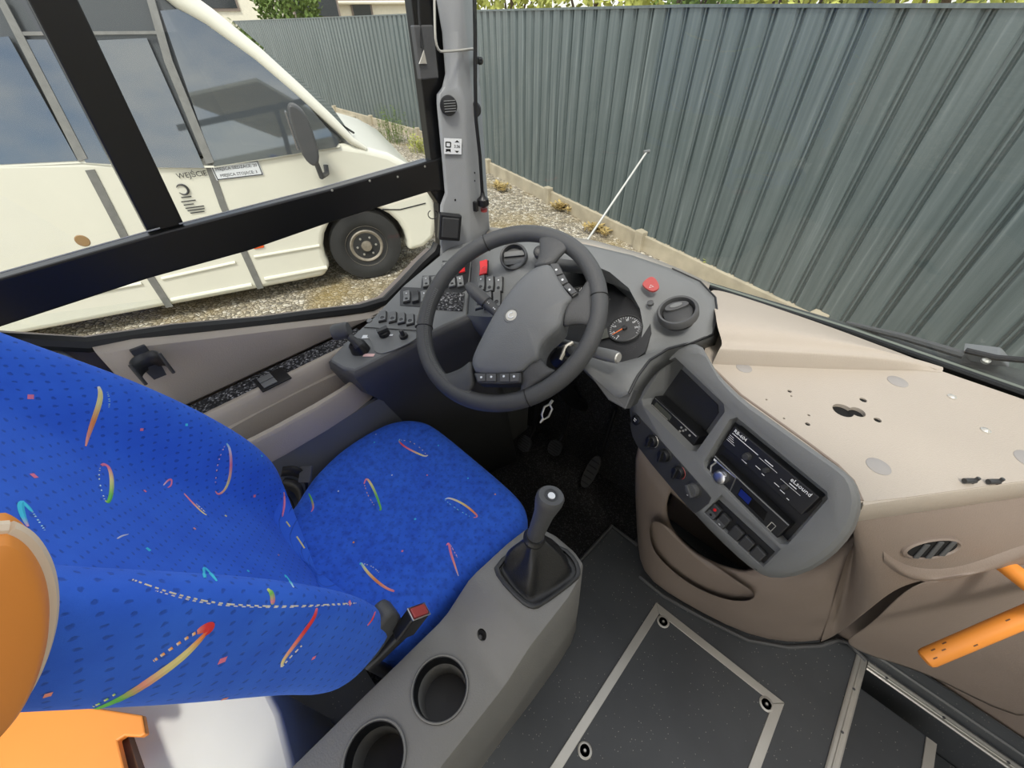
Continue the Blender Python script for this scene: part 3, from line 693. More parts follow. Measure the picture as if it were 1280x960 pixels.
# hanging cable with a plug
cab = thing('hanging_cable', 'black cable running down the grey pillar to a red-tipped plug', 'cable', tuple(P(603, 256, x=-1.03)))
m_ = MB(); m_.tube([P(592, -60, x=-1.03), P(594, 40, x=-1.03), P(594, 100, x=-1.03), P(595, 150, x=-1.03), P(600, 195, x=-1.035), P(603, 243, x=-1.04)], .0052, 10); m_.build('cord', 'black_rubber', cab, smooth=True)
m_ = MB(); m_.lathe(P(603, 240, x=-1.04), (0, 0, -1), [(.006, 0), (.008, .012), (.019, .022), (.020, .040), (.012, .046)], 20); m_.build('plug', 'black_plastic', cab, smooth=True)
m_ = MB(); m_.lathe(P(605, 262, x=-1.04), (0, 0, -1), [(.012, -.004), (.011, .006), (0, .008)], 16); m_.build('plug_tip', 'salmon_plastic', cab, smooth=True)
m_ = MB(); m_.box(P(594, 258, x=-1.045), (.02, .012, .03)); m_.build('plug_clip', 'black_plastic', cab, bevel=.002)
m_ = MB(); m_.lathe(P(600, 76, x=-1.045), (1, -.4, 0), [(.009, -.02), (.009, .004), (.005, .008)], 12); m_.build('cable_clip', 'black_plastic', cab)
# wire bracket
m_ = MB(); m_.tube(chaikin([tuple(P(543, -60, x=-1.03)), tuple(P(543, 20, x=-1.03)), tuple(P(545, 64, x=-1.03)), tuple(P(560, 64.5, x=-1.03)), tuple(P(592, 61, x=-1.045))], 2, False), .003, 8)
tag(m_.build('wire_bracket', 'steel', smooth=True), 'bent steel wire bracket at the top of the grey pillar', 'bracket')
m_ = MB(); m_.tube([P(541 + 6 * math.cos(a), 268 + 5.5 * math.sin(a), x=-1.075) for a in [math.radians(g) for g in range(-60, 250, 25)]], .0015, 6)
tag(m_.build('wire_loop', 'black_rubber', smooth=True), 'thin black wire loop beside the black box at the pillar foot', 'wire')
bx = thing('pillar_box', 'square black plastic box at the foot of the grey pillar', 'box', tuple(P(563, 284, x=-1.04)))
bpn = Plane(P(563, 284, x=-1.035), (1, -.5, .1), P(580, 285, x=-1.035) - P(550, 285, x=-1.05))
m_ = MB(); m_.pbox(bpn, bpn.hit(562, 284), .070, .080, .03, sink=.02); m_.build('housing', 'black_plastic', bx, bevel=.004)
m_ = MB(); m_.pbox(bpn, bpn.hit(562, 284), .054, .062, .014, sink=0); m_.build('lid', 'charcoal_plastic', bx, bevel=.003)
lk = thing('window_latch', 'dark grey window latch with a metal tongue on the black window post', 'latch', tuple(P(531, 65, x=-1.07)))
lpn = Plane(P(531, 65, x=-1.075), (1, -.1, 0), (0, 1, 0)); m_ = MB(); m_.pbox(lpn, lpn.hit(529, 66), .055, .105, .018); m_.build('latch_body', 'dark_grey_plastic', lk, bevel=.003)
m_ = MB(); m_.prism([lpn.hit(523, 80, .019), lpn.hit(533, 80, .019), lpn.hit(529, 62, .019)], lpn.n * .004); m_.build('latch_tongue', 'steel', lk, bevel=.001)
m_ = MB(); m_.tube([lpn.hit(522, -40, .012), lpn.hit(524, 20, .012), lpn.hit(528, 60, .022)], .003, 8); m_.build('latch_wire', 'black_rubber', lk, smooth=True)

# =================================================================== LEFT SIDE TRIM
side = thing('side_trim', 'beige side trim below the driver window with a carpet strip and long tray', 'trim', (-1.0, .2, 0))
XT = -1.065
up_px = [(120, 440), (170, 430), (260, 420), (360, 408), (430, 400), (470, 394), (500, 376)]
rows = []
for px, py in up_px:
    a = P(px, py, x=XT); rows.append([V((XW + .004, a.y, a.z + .012)), a + V((0, 0, .008)), a + V((.012, 0, -.002)), V((XT + .012, a.y, .872)), V((XT + .004, a.y, .862))])
m_ = MB(); m_.loft(rows); m_.build('upper_panel', 'beige_plastic', side, solid=.006, smooth=True, bevel=.0)
y0, y1 = -.13, .40
m_ = MB(); m_.prism([(XT + .012, y0, .862), (-1.0, y0, .862), (-1.0, y1, .862), (XT + .012, y1, .862)], (0, 0, -.02)); m_.build('carpet_ledge', 'carpet_strip', side)
# tray: a long trough with rounded rims
def rect_tray(x0, x1, ya, yb, z, dep, mb, rim=.018):
    out = [(x0, ya), (x1, ya), (x1, yb), (x0, yb)]
    inn = [(x0 + rim, ya + rim), (x1 - rim, ya + rim), (x1 - rim, yb - rim), (x0 + rim, yb - rim)]
    R = lambda l, zz: [V((a, b, zz)) for a, b in chaikin(l, 2)]
    mb.loft([R(out, z - dep), R(out, z - .008), R([(a + (.006 if a == x0 else -.006), b) for a, b in out], z), R(inn, z), R([(a, b) for a, b in inn], z - .012), R([(a + (.01 if a < (x0 + x1) / 2 else -.01), b) for a, b in inn], z - dep)], closed=True, caps=True)
m_ = MB(); m_.prism([(-1.0, y0, .864), (-.985, y0, .866), (-.972, y0, .850), (-.972, y0, .80), (-1.0, y0, .80)], (0, y1 - y0 + .02, 0)); m_.build('tray_back_rim', 'beige_plastic', side, bevel=.004, smooth=True)
m_ = MB(); rect_tray(-.985, -.872, y0, .345, .815, .085, m_, rim=.02); m_.build('door_tray', 'beige_plastic', side, smooth=True)
m_ = MB(); m_.prism([(-.888, y0, .73), (-.876, y0, .73), (-.90, y0, .0), (-.92, y0, .0)], (0, 1.15, 0)); m_.build('lower_panel', 'grey_plastic', side)
m_ = MB(); m_.prism([(XT, y0, .84), (-.99, y0, .78), (-.888, y0, .73), (-.90, y0, .0), (XT, y0, 0)], (0, .02, 0)); m_.build('end_panel', 'taupe_shaded_beige', side)
q = P(341, 475, z=.863); sp_ = Plane(q, (0, 0, 1), (1, .25, 0)); sp_ = Plane(q, (0, 0, 1), (0, 1, 0))
tw = MB().pbox(sp_, q, .075, .062, .004).build('switch_plate', 'black_plastic', side, bevel=.001)
for s in (-1, 1):
    m_ = MB(); m_.pbox(sp_, q + V((s * .013, -.012, .004)), .034, .022, .004); m_.build('rocker', 'grey_plastic', tw, bevel=.0015)
# grey panel behind the trim
m_ = MB(); m_.prism([(XT - .03, -.60, 1.075), (XT - .03, -.165, 1.075), (XT - .03, -.145, .95), (XT - .03, -.145, .0), (XT - .03, -.60, .0)], (.06, 0, 0))
gp = tag(m_.build('side_locker', 'pale_grey_panel', bevel=.006), 'pale grey-blue side panel behind the blue seat back, below the window', 'panel')
# bottle bracket
bh = thing('bottle_bracket', 'black open ring bottle holder screwed to the beige side trim', 'holder', tuple(P(183, 455, x=-1.04)))
c = P(184, 450, x=-1.055); c = V((-1.052, c.y, c.z))
def arc(c, r, a0, a1, n=14): return [c + V((math.cos(math.radians(a0 + (a1 - a0) * i / n)) * r, math.sin(math.radians(a0 + (a1 - a0) * i / n)) * r, 0)) for i in range(n + 1)]
cc = c + V((.029, 0, 0))
A1 = arc(cc, .027, 75, 285); 
m_ = MB(); m_.loft([[p + V((0, 0, .022)) for p in A1], [p + V((0, 0, -.006 - .026 * (abs(i - 7) / 7) ** 2 * 0 - .012)) for i, p in enumerate(A1)]]); m_.build('ring', 'charcoal_plastic', bh, solid=.003, smooth=True)
for k in (0, -1):
    p = A1[k]; m_ = MB(); m_.tube([p + V((0, 0, .024)), p + V((.004, 0, .01)), p + V((.004, 0, -.028))], .0035, 8); m_.build('arm', 'charcoal_plastic', bh, smooth=True)
m_ = MB(); m_.box(c + V((.001, 0, .022)), (.008, .028, .03)); m_.build('mount', 'charcoal_plastic', bh, bevel=.002)
m_ = MB(); m_.prism([cc + V((-.027, -.016, -.012)), cc + V((-.027, .016, -.012)), cc + V((-.022, .012, -.042)), cc + V((-.022, -.012, -.042))], (.004, 0, 0)); m_.build('back_plate', 'charcoal_plastic', bh)

# =================================================================== INSTRUMENT CONSOLE (driver's grey dash)
ic = thing('instrument_console', 'grey wrap-round driver console with switches, vents and gauges behind the steering wheel', 'dashboard', (-.6, .8, 0))
def zA(y): return .885 + (y - .28) * .20
def PA(px, py):
    z = .93
    for _ in range(12):
        q = P(px, py, z=z); z = zA(q.y)
    return P(px, py, z=z)
pa0, pa1, pa2 = PA(450, 440), PA(540, 440), PA(500, 380)
PLA = Plane(pa0, (pa1 - pa0).cross(pa2 - pa0), pa1 - pa0)
# main faces as a patchwork of quads over rows running left to right
A = lambda x, y, o=0: PLA.hit(x, y, o)
# facet A
fa = [(411, 450), (435, 424), (466, 397), (505, 356), (561, 309), (592, 300), (589, 334), (584, 394), (552, 408), (520, 424), (480, 444), (443, 463), (428, 460)]
m_ = MB(); m_.prism([A(*q) for q in fa], -PLA.n * .05); m_.build('switch_panel', 'grey_plastic', ic, bevel=.006, smooth=True)
# side wall of facet A down to the side trim
lip = [(411, 452), (443, 465), (480, 446), (520, 426), (552, 410), (584, 396), (600, 390)]
r0_ = [A(*q, -.004) for q in lip]; inward = V((-.05, .07, 0))
m_ = MB(); m_.loft([r0_, [p + V((.004, -.004, -.02)) for p in r0_], [p + V((-.01, .02, -.10)) for p in r0_], [p + V((-.03, .06, -.17)) for p in r0_], [V((p.x - .03, p.y + .10, .60)) for p in r0_], [V((p.x - .05, p.y + .2, .02)) for p in r0_]])
m_.build('knee_panel', 'dark_grey_plastic', ic, solid=.006, smooth=True)
# facet B: middle panel with left vent, hood over the gauges, right vent
T = lambda x, y, t: P(x, y, t=t)
rB = [
 [T(596, 300, 1.20), A(589, 334), A(584, 394), A(588, 404, -.03), A(600, 430, -.2)],
 [T(622, 296, 1.17), T(614, 328, 1.11), T(606, 396, 1.04), T(608, 406, 1.07), T(620, 440, 1.2)],
 [T(655, 296, 1.14), T(648, 330, 1.05), T(640, 396, .99), T(642, 408, 1.02), T(650, 450, 1.15)],
 [T(690, 300, 1.12), T(684, 314, 1.05), T(676, 400, .98), T(678, 412, 1.02), T(690, 460, 1.15)],
]
m_ = MB(); m_.loft(rB); m_.build('middle_panel', 'grey_plastic', ic, solid=.006, smooth=True)
m_ = MB(); m_.tube([A(593, 304, -.002), A(589, 336, -.0), A(585, 392, -.0)], .0025, 6); m_.build('panel_joint', 'black_plastic', ic)
# hood + right face
PR = Plane(T(815, 400, .93), (T(847, 388, .90) - T(800, 440, .88)).cross(T(780, 350, 1.02) - T(800, 440, .88)), RW)
outer = [(690, 298, 1.12), (735, 306, 1.13), (790, 319, 1.10), (840, 336, 1.06), (875, 352, 1.02), (894, 372, .98), (897, 395, .95), (891, 418, .92), (866, 428, .905), (835, 436, .89), (812, 450, .87), (797, 470, .86), (786, 492, .85), (770, 500, .87), (745, 478, .90), (722, 455, .93)]
inner_ = [(690, 322, 1.02), (732, 327, 1.01), (762, 340, .99), (786, 360, .975), (800, 386, .955), (804, 408, .945), (801, 428, .93), (797, 440, .925), (790, 448, .92), (783, 452, .915), (775, 453, .915), (768, 453, .915), (758, 452, .92), (750, 450, .92), (735, 445, .93), (712, 430, .95)]
mid = [((a[0] * .45 + b[0] * .55), (a[1] * .45 + b[1] * .55), (a[2] * .5 + b[2] * .5) - .012) for a, b in zip(outer, inner_)]
o2 = [((a[0] * .88 + b[0] * .12), (a[1] * .88 + b[1] * .12), (a[2] * .8 + b[2] * .2) - .012) for a, b in zip(outer, inner_)]
L_ = lambda l: [T(*q) for q in l]
deep = [p - PR.n * .045 for p in L_(inner_)]
back = [p - PR.n * .05 + V((0, .02, -.01)) for p in L_(outer)]
m_ = MB(); m_.loft([back, L_(outer), L_(o2), L_(mid), L_(inner_), deep]); m_.build('gauge_hood', 'grey_plastic', ic, solid=.004, smooth=True, sub=0)
m_ = MB(); m_.tube([T(*q) for q in outer[3:13]], .003, 6); m_.build('rim_seam', 'black_plastic', ic, smooth=True)
# gauge cluster
PG = Plane(T(775, 400, .985), PR.n, RW)
cl = MB(); cl.prism([PG.hit(x, y, -.004) for x, y in [(668, 345), (690, 320), (735, 322), (770, 338), (795, 358), (812, 390), (814, 415), (806, 440), (790, 452), (765, 458), (730, 452), (690, 432), (670, 400)]], -PG.n * .02)
gc = cl.build('gauge_cluster', 'black_plastic', ic)
def dial(px, py, r, needle):
    c = PG.hit(px, py, .0)
    m_ = MB(); m_.lathe(c, PG.n, [(r, -.004), (r, .003), (r * .95, .004), (r * .93, .001), (0, .001)], 40); d = m_.build('dial', 'charcoal_plastic', gc, smooth=True)
    m_ = MB()
    for k in range(28):
        a = math.radians(225 - k * 10); dd = PG.u * math.cos(a) + PG.v * math.sin(a); tt = PG.u * -math.sin(a) + PG.v * math.cos(a); l = .007 if k % 4 == 0 else .004; ww = .0012 if k % 4 == 0 else .0007
        R = Matrix((dd, tt, PG.n)).transposed(); m_.box(c + dd * (r * .88 - l / 2) + PG.n * .0016, (l, ww, .0006), R)
    m_.build('scale_marks', 'white_print', d)
    for k in range(0, 7):
        a = math.radians(225 - k * 40); dd = PG.u * math.cos(a) + PG.v * math.sin(a)
        text_mesh('numeral', str(k * 5), c + dd * r * .64, PG.u, PG.v, r * .18, 'white_print', d, lift=.0015)
    a = math.radians(needle); dd = PG.u * math.cos(a) + PG.v * math.sin(a)
    m_ = MB(); m_.tube([c + PG.n * .005 - dd * .004, c + PG.n * .005 + dd * r * .8], [.0018, .0008], 6); m_.build('needle', 'needle_orange', d)
    m_ = MB(); m_.lathe(c, PG.n, [(r * .16, .001), (r * .15, .008), (0, .009)], 20); m_.build('needle_hub', 'black_plastic', d, smooth=True)
dial(781, 411, .041, 200); dial(722, 372, .041, 215); dial(751, 352, .02, 120)
m_ = MB(); m_.pbox(PG, PG.hit(748, 420, 0), .05, .03, .002); m_.build('trip_display', 'lcd_grey', gc, bevel=.001)
m_ = MB(); m_.add([PG.hit(x, y, .028) for x, y in [(690, 325), (735, 326), (765, 342), (788, 362), (801, 390), (803, 415), (795, 437), (770, 450), (735, 444), (700, 425)]], [list(range(10))]); m_.build('gauge_lens', 'gauge_glass', gc)
# vents
def vent(pl, px, py, r, name='air_vent', slats=2, knob=False, parent=ic, off=0.0):
    c = pl.hit(px, py, off); m_ = MB()
    m_.lathe(c, pl.n, [(r, -.012), (r * 1.0, .003), (r * .94, .007), (r * .84, .006), (r * .8, -.004), (r * .78, -.03)], 44); o = m_.build(name, 'dark_grey_plastic', parent, smooth=True)
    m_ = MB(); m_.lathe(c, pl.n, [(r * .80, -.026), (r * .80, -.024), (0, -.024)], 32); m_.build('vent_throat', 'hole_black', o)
    return o, c
PVL = Plane(T(642, 320, 1.065), (T(622, 330, 1.09) - T(665, 330, 1.03)).cross(T(640, 360, 1.02) - T(645, 300, 1.11)), RW)
PVL = Plane(PVL.p + PVL.n * .014, PVL.n * .45 + (CAM - PVL.p).normalized() * .55, RW)
o, c = vent(PVL, 642, 321, .037)
for k in (-1, 1):
    m_ = MB(); m_.pbox(PVL, c + PVL.v * k * .011 - PVL.n * .008, .055, .014, .003); m_.build('slat', 'grey_plastic', o, bevel=.001)
PVR = Plane(T(847, 388, .90), PR.n, RW)
o, c = vent(PVR, 847, 389, .044)
Rv = Matrix((PVR.u, PVR.v, PVR.n)).transposed()
m_ = MB(); m_.lathe(c - PVR.n * .012, PVR.n, [(.034, 0), (.031, .008), (.018, .013), (0, .014)], 32); vk = m_.build('vent_dome', 'charcoal_plastic', o, smooth=True)
m_ = MB(); m_.prism(chaikin([tuple(c + PVR.u * a + PVR.v * b + PVR.n * .0) for a, b in [(-.028, .012), (-.012, .026), (.02, .022), (.03, .008), (.01, .002), (-.015, .002)]], 2), PVR.n * .006); m_.build('vent_blade', 'dark_grey_plastic', o, bevel=.001)
m_ = MB(); m_.prism([c + PVR.u * math.cos(a) * .014 + PVR.v * (.013 + math.sin(a) * .006) for a in [k * PI / 8 for k in range(16)]], PVR.n * .008); m_.build('vent_slot', 'grey_plastic', o, bevel=.001)
# round sensor by the left vent, warning triangle button, small round button
m_ = MB(); cq = T(675, 315, 1.02); m_.lathe(cq, PVL.n, [(.017, -.01), (.017, .002), (.013, .005), (.008, .003), (0, .003)], 24); m_.build('round_socket', 'charcoal_plastic', ic, smooth=True)
hz = [(802, 356), (811, 348), (818, 348), (824, 357), (824, 363), (815, 367), (805, 361)]
PH = Plane(T(813, 357, .965), PR.n + V((.1, 0, .2)), RW)
m_ = MB(); m_.prism(chaikin([tuple(PH.hit(*q)) for q in hz], 2), PH.n * .006); hb = m_.build('hazard_button', 'salmon_plastic', ic, bevel=.0015)
c = PH.hit(814, 358, .0065); m_ = MB(); m_.tube([c + PH.v * .005, c + PH.u * .005 - PH.v * .003, c - PH.u * .005 - PH.v * .003, c + PH.v * .005], .0005, 5); m_.build('triangle_mark', 'white_print', hb)
m_ = MB(); m_.lathe(T(813, 379, .945), PR.n, [(.0075, -.004), (.0075, .003), (.0055, .004), (0, .003)], 20); m_.build('round_button', 'dark_grey_plastic', ic, smooth=True)
# strip of marks below the cluster
m_ = MB(); PS = Plane(T(760, 482, .862), (T(740, 470, .88) - T(785, 500, .84)).cross(T(765, 470, .89) - T(755, 498, .84)), T(785, 495, .84) - T(740, 465, .88))
m_.prism([T(738, 470, .90), T(748, 462, .91), T(792, 488, .86), T(782, 512, .85), T(760, 500, .87)], V((0, .03, -.02))); m_.build('column_side_panel', 'dark_grey_plastic', ic, bevel=.003)

# rocker switches
def rocker(pl, px, py, w=.021, h=.047, m='grey_plastic', marks='dot', parent=ic, off=0.0, rot=0):
    c = pl.hit(px, py, off); R = Matrix((pl.u, pl.v, pl.n)).transposed()
    b = MB(); b.pbox(pl, c, w + .002, h + .003, .004); o = b.build('rocker_switch', 'black_plastic', parent, bevel=.0008)
    k = MB(); hh = h / 2; ww = w / 2
    pr = [(-hh, .004), (-hh, .0085), (-hh * .2, .006), (hh * .2, .006), (hh, .0105), (hh, .004)]
    k.loft([[c - pl.u * ww * .92 + pl.v * y + pl.n * z for y, z in pr], [c + pl.u * ww * .92 + pl.v * y + pl.n * z for y, z in pr]], closed=True, caps=True)
    ko = k.build('rocker_cap', m, o, bevel=.0008)
    if marks == 'dot':
        for y, rr, mm in ((hh * .55, .0022, 'white_print'), (-hh * .5, .0042, 'black_plastic')):
            q = MB(); q.lathe(c + pl.v * y + pl.n * .0083, pl.n, [(rr, -.001), (rr, .0008), (0, .001)], 14); q.build('switch_mark', mm, ko)
    elif marks == 'ring':
        q = MB(); q.lathe(c - pl.v * hh * .35 + pl.n * .0065, pl.n, [(.006, -.001), (.006, .0012), (.0048, .0016), (.004, .0006), (0, .0006)], 18); q.build('switch_mark', 'charcoal_plastic', ko)
    return o
def wells(pl, pxs, name='switch_well'):
    m_ = MB(); m_.prism([pl.hit(x, y, .0006) for x, y in pxs], pl.n * .0012); m_.build(name, 'black_plastic', ic, bevel=.001)
import copy
PLR = copy.copy(PLA); PLR.v = (PLA.hit(509, 362) - PLA.hit(508.5, 382)).normalized(); PLR.u = PLR.v.cross(PLR.n)
wells(PLA, [(500, 364), (503, 359), (526, 360), (528, 345), (552, 344), (553, 326), (588, 328), (584, 362), (545, 385), (500, 382)])
rocker(PLR, 479, 397, marks='ring', h=.040)
for px, py in [(491.5, 398), (502.5, 399.5), (513.5, 401), (524, 402.5)]: rocker(PLR, px, py, marks='ring', h=.040)
rocker(PLR, 509, 372.5); rocker(PLR, 520, 372.5, m='charcoal_plastic', marks=None); rocker(PLR, 531, 372.5)
rocker(PLR, 533.5, 354); rocker(PLR, 544.5, 354); rocker(PLR, 555, 354); rocker(PLR, 565.5, 354); rocker(PLR, 576, 354)
rocker(PLR, 557, 336); rocker(PLR, 567, 336); rocker(PLR, 577.5, 337, m='red_plastic', marks=None)
m_ = MB(); m_.prism([A(x, y, .001) for x, y in [(541, 366), (581, 367), (578, 389), (545, 387), (536, 376)]], PLA.n * .002); m_.build('carpet_insert', 'carpet_strip', ic)
PBm = Plane(T(614, 345, 1.085), (T(606, 340, 1.10) - T(640, 345, 1.055)).cross(T(610, 390, 1.04) - T(614, 330, 1.11)), A(560, 360) * 0 + (T(640, 357, 1.06) - T(600, 354, 1.105)))
PBm.p = PBm.p + PBm.n * .004
PBm.v = (PBm.hit(614, 340) - PBm.hit(613, 365)).normalized(); PBm.u = PBm.v.cross(PBm.n)
o_ = rocker(PBm, 605.5, 336.5, m='red_plastic', marks=None, w=.024)
c = PBm.hit(605, 335, .0105); m_ = MB(); m_.tube([c + PBm.u * .006 * math.cos(a) + PBm.v * .004 * math.sin(a) for a in [k * .5 for k in range(8)]], .0008, 5); m_.build('switch_mark', 'salmon_plastic', o_)
for px, py in [(602.5, 356), (613.5, 356.8), (624.5, 357.5)]: rocker(PBm, px, py)
for px, py in [(600, 378), (611, 377), (622, 376)]: rocker(PBm, px, py, marks='ring')
# joystick plate, knobs, round mark
m_ = MB(); m_.prism([A(x, y, .001) for x, y in chaikin([(455, 415), (520, 416), (523, 424), (482, 443), (468, 441), (466, 430)], 2)], PLA.n * .0015); m_.build('knob_plate', 'grey_plastic', ic)
m_ = MB(); m_.tube([A(x, y, .002) for x, y in [(455, 409), (480, 410.5), (520, 413)]], .0012, 6); m_.build('panel_groove', 'black_plastic', ic)
def knob(px, py, r, h, bar=True, name='rotary_knob'):
    c = A(px, py, .003); m_ = MB(); m_.lathe(c, PLA.n, [(r, 0), (r * .95, h * .5), (r * .7, h * .55), (0, h * .55)], 24); o = m_.build(name, 'black_plastic', ic, smooth=True)
    m_ = MB(); R = Matrix((PLA.u, PLA.v, PLA.n)).transposed() @ Matrix.Rotation(math.radians(35), 3, 'Z')
    if bar: m_.box(c + PLA.n * h * .75, (r * 1.9, r * .9, h * .5), R); m_.build('grip', 'charcoal_plastic', o, bevel=.001)
    else: m_.lathe(c + PLA.n * h * .5, PLA.n, [(r * .5, 0), (r * .5, h), (r * .35, h * 1.1)], 16); m_.build('grip', 'charcoal_plastic', o, smooth=True)
knob(481, 418, .016, .022); knob(505, 421, .012, .016, False)
m_ = MB(); m_.pbox(PLA, A(489, 419, .003), .010, .006, .0008); m_.build('knob_legend', 'white_print', ic)
m_ = MB(); m_.lathe(A(462, 401, 0), PLA.n, [(.008, 0), (.008, .002), (.0065, .0025), (0, .0025)], 20); m_.build('round_blank', 'grey_plastic', ic)
for px, py, ww, hh, mm, lab in [(459, 421, .030, .013, 'white_print', 'white sticker'), (461, 444, .032, .010, 'pink_paper', 'pale pink sticker')]:
    m_ = MB(); m_.pbox(PLA, A(px, py, .001), ww, hh, .0006); m_.build('warning_sticker', mm, ic, label=lab)
jb = thing('hand_brake_lever', 'black hand brake valve lever with a cylindrical knob on the left end of the console', 'lever', tuple(A(450, 438)))
Rj = Matrix((PLA.u, PLA.v, PLA.n)).transposed()
m_ = MB(); c = A(451, 438, .0); m_.loft([[c + Rj @ V((x, y, 0)) for x, y in chaikin([(-.026, -.02), (.026, -.02), (.026, .02), (-.026, .02)], 2)], [c + Rj @ V((x, y, .024)) for x, y in chaikin([(-.022, -.018), (.022, -.018), (.022, .018), (-.022, .018)], 2)], [c + Rj @ V((x, y, .032)) for x, y in chaikin([(-.014, -.014), (.014, -.014), (.014, .014), (-.014, .014)], 2)]], closed=True, caps=True)
m_.build('lever_base', 'black_plastic', jb, smooth=True)
t0 = A(449, 432, .03); t1 = A(436, 421, .055)
m_ = MB(); m_.tube([t0, t0 * .5 + t1 * .5 + V((0, 0, .003)), t1], [.013, .010, .009], 12); m_.build('lever_arm', 'charcoal_plastic', jb, smooth=True)
dk = (A(437, 413, .06) - A(420, 417, .06)).normalized(); ck = A(427, 414, .06)
m_ = MB(); m_.lathe(ck - dk * .022, dk, [(.012, -.002), (.019, 0), (.0215, .006), (.0215, .036), (.019, .042), (.014, .043), (0, .0435)], 28); m_.build('lever_knob', 'dark_grey_plastic', jb, smooth=True)
# screw heads on the knee panel
for px, py in [(559, 427), (455, 488)]:
    pass

# =================================================================== DASHBOARD (beige, right of the driver)
ds = thing('dashboard', 'beige dashboard with a shallow drilled tray top right of the driver console', 'dashboard', (.2, .9, .95))
ZT = .965
tp = [(884, 452), (878, 446), (874, 438), (880, 432), (905, 440)]
left_edge = [(884, 428), (880, 440), (893, 468), (924, 500), (954, 522), (1011, 563), (1044, 587), (1062, 604), (1072, 628)]
front_edge = [(1130, 622), (1180, 615), (1230, 608), (1280, 601), (1360, 590)]
tz = lambda l, z=ZT: [P(x, y, z=z) for x, y in l]
right = [V((.75, 1.02, ZT)), V((.78, 1.10, ZT)), V((.40, 1.135, ZT)), V((.12, 1.135, ZT)), V((-.10, 1.13, ZT)), V((-.29, 1.10, ZT))]
tr = MB(); tr.prism(tz(left_edge) + tz(front_edge) + right, (0, 0, -.03))
tray = tr.build('tray_top', 'beige_plastic', ds)
cs = []
HOLES = []
def disc_cut(px, py, r, d=.05):
    m_ = MB(); c = P(px, py, z=ZT); HOLES.append((c, r)); m_.lathe(c - UW * d, UW, [(r, 0), (r, d + .02)], 24); cs.append(m_)
disc_cut(1054, 513, .0185); disc_cut(1072, 515, .0135)
for px, py, r in [(1079, 500, .0065), (1097, 525, .0065), (987, 489, .0042), (989, 495, .0022), (958, 499.5, .0022), (980, 523, .0022), (1011, 519, .0026), (1009.5, 530, .0045)]: disc_cut(px, py, r, .02)
cut(tray, cs)
for c, r in HOLES:
    m_ = MB(); m_.lathe(c - UW * (.008 if r > .01 else .003), UW, [(r * 1.02, -.002), (r * 1.02, 0), (0, 0)], 20); m_.build('hole_shade_disc', 'hole_black', ds)  # black disc set inside each drilled hole, standing in for its shade
for px, py, r in [(930, 460, .0165), (1122, 477, .0185), (1098, 583, .0185), (1288, 575, .022)]:
    m_ = MB(); m_.lathe(P(px, py, z=ZT), UW, [(r, -.002), (r, .0006), (r * .94, .0012), (0, .0012)], 32); m_.build('blanking_disc', 'disc_grey', ds, smooth=True)
for px, py in [(1190, 496), (1232, 538)]:
    m_ = MB(); c = P(px, py, z=ZT); m_.lathe(c, UW, [(.008, -.002), (.008, .001), (.005, .002), (.003, .0035), (0, .0035)], 16); m_.build('dash_screw', 'steel', ds, smooth=True)
for px, py in [(1212, 601), (1242, 602)]:
    c = P(px, py, z=ZT + .006); m_ = MB(); m_.tube([c - RW * .009, c + RW * .009], .0045, 8); m_.tube([c + RW * .008 + V((0, 0, -.006)), c + RW * .010 + V((0, 0, .008))], .003, 6); m_.build('dash_clip', 'charcoal_plastic', ds, smooth=True)
m_ = MB(); m_.tube(tz([(893, 462), (926, 494), (957, 516), (1014, 557), (1047, 582), (1066, 601), (1077, 626)], ZT), .003, 8); m_.build('tray_edge', 'taupe_shaded_beige', ds, smooth=True)
# hump between the tray and the windscreen, tapering to the right
hump = [[(884, 358, .985), (890, 376, 1.02), (895, 392, 1.04), (896, 408, 1.04), (884, 425, 1.02), (884, 434, 1.00), (890, 456, ZT - .002)],
        [(925, 370, .98), (930, 384, 1.02), (936, 398, 1.035), (940, 412, 1.035), (934, 426, 1.015), (936, 438, 1.00), (940, 458, ZT - .002)],
        [(985, 390, .975), (992, 400, 1.01), (998, 411, 1.025), (1002, 420, 1.025), (1000, 429, 1.012), (1003, 442, .995), (1006, 461, ZT - .002)],
        [(1050, 413, .972), (1055, 419, .995), (1060, 425, 1.01), (1064, 430, 1.013), (1066, 435, 1.008), (1070, 446, .99), (1074, 463, ZT - .002)],
        [(1095, 430, .970), (1099, 433, .985), (1104, 436, .995), (1108, 439, 1.0), (1112, 441.5, 1.0), (1118, 450, .985), (1122, 464, ZT - .002)],
        [(1130, 443, .968), (1134, 446, .975), (1138, 449, .98), (1142, 452, .98), (1146, 455, .978), (1150, 459, .97), (1153, 464, ZT - .002)],
        [(1165, 457, .966), (1167, 459, .967), (1169, 461, .968), (1171, 463, .968), (1173, 464, .967), (1175, 465, .966), (1177, 467, ZT - .002)]]
hr = []
for r, hh in zip(hump, (.042, .042, .040, .034, .024, .010, .002)):
    q = [P(x, y, z=z) for x, y, z in r]; ft_ = q[-1]
    q = q[:4] + [ft_ + V((-.002, .030, hh + .002)), ft_ + V((0, .012, hh + .001)), ft_ + V((0, .007, hh - .002)), ft_ + V((0, .003, hh * .5)), ft_ + V((0, 0, .004)), ft_]
    hr.append(q)
m_ = MB(); m_.loft(hr); m_.build('dash_hump', 'beige_plastic', ds, smooth=True, sub=2)
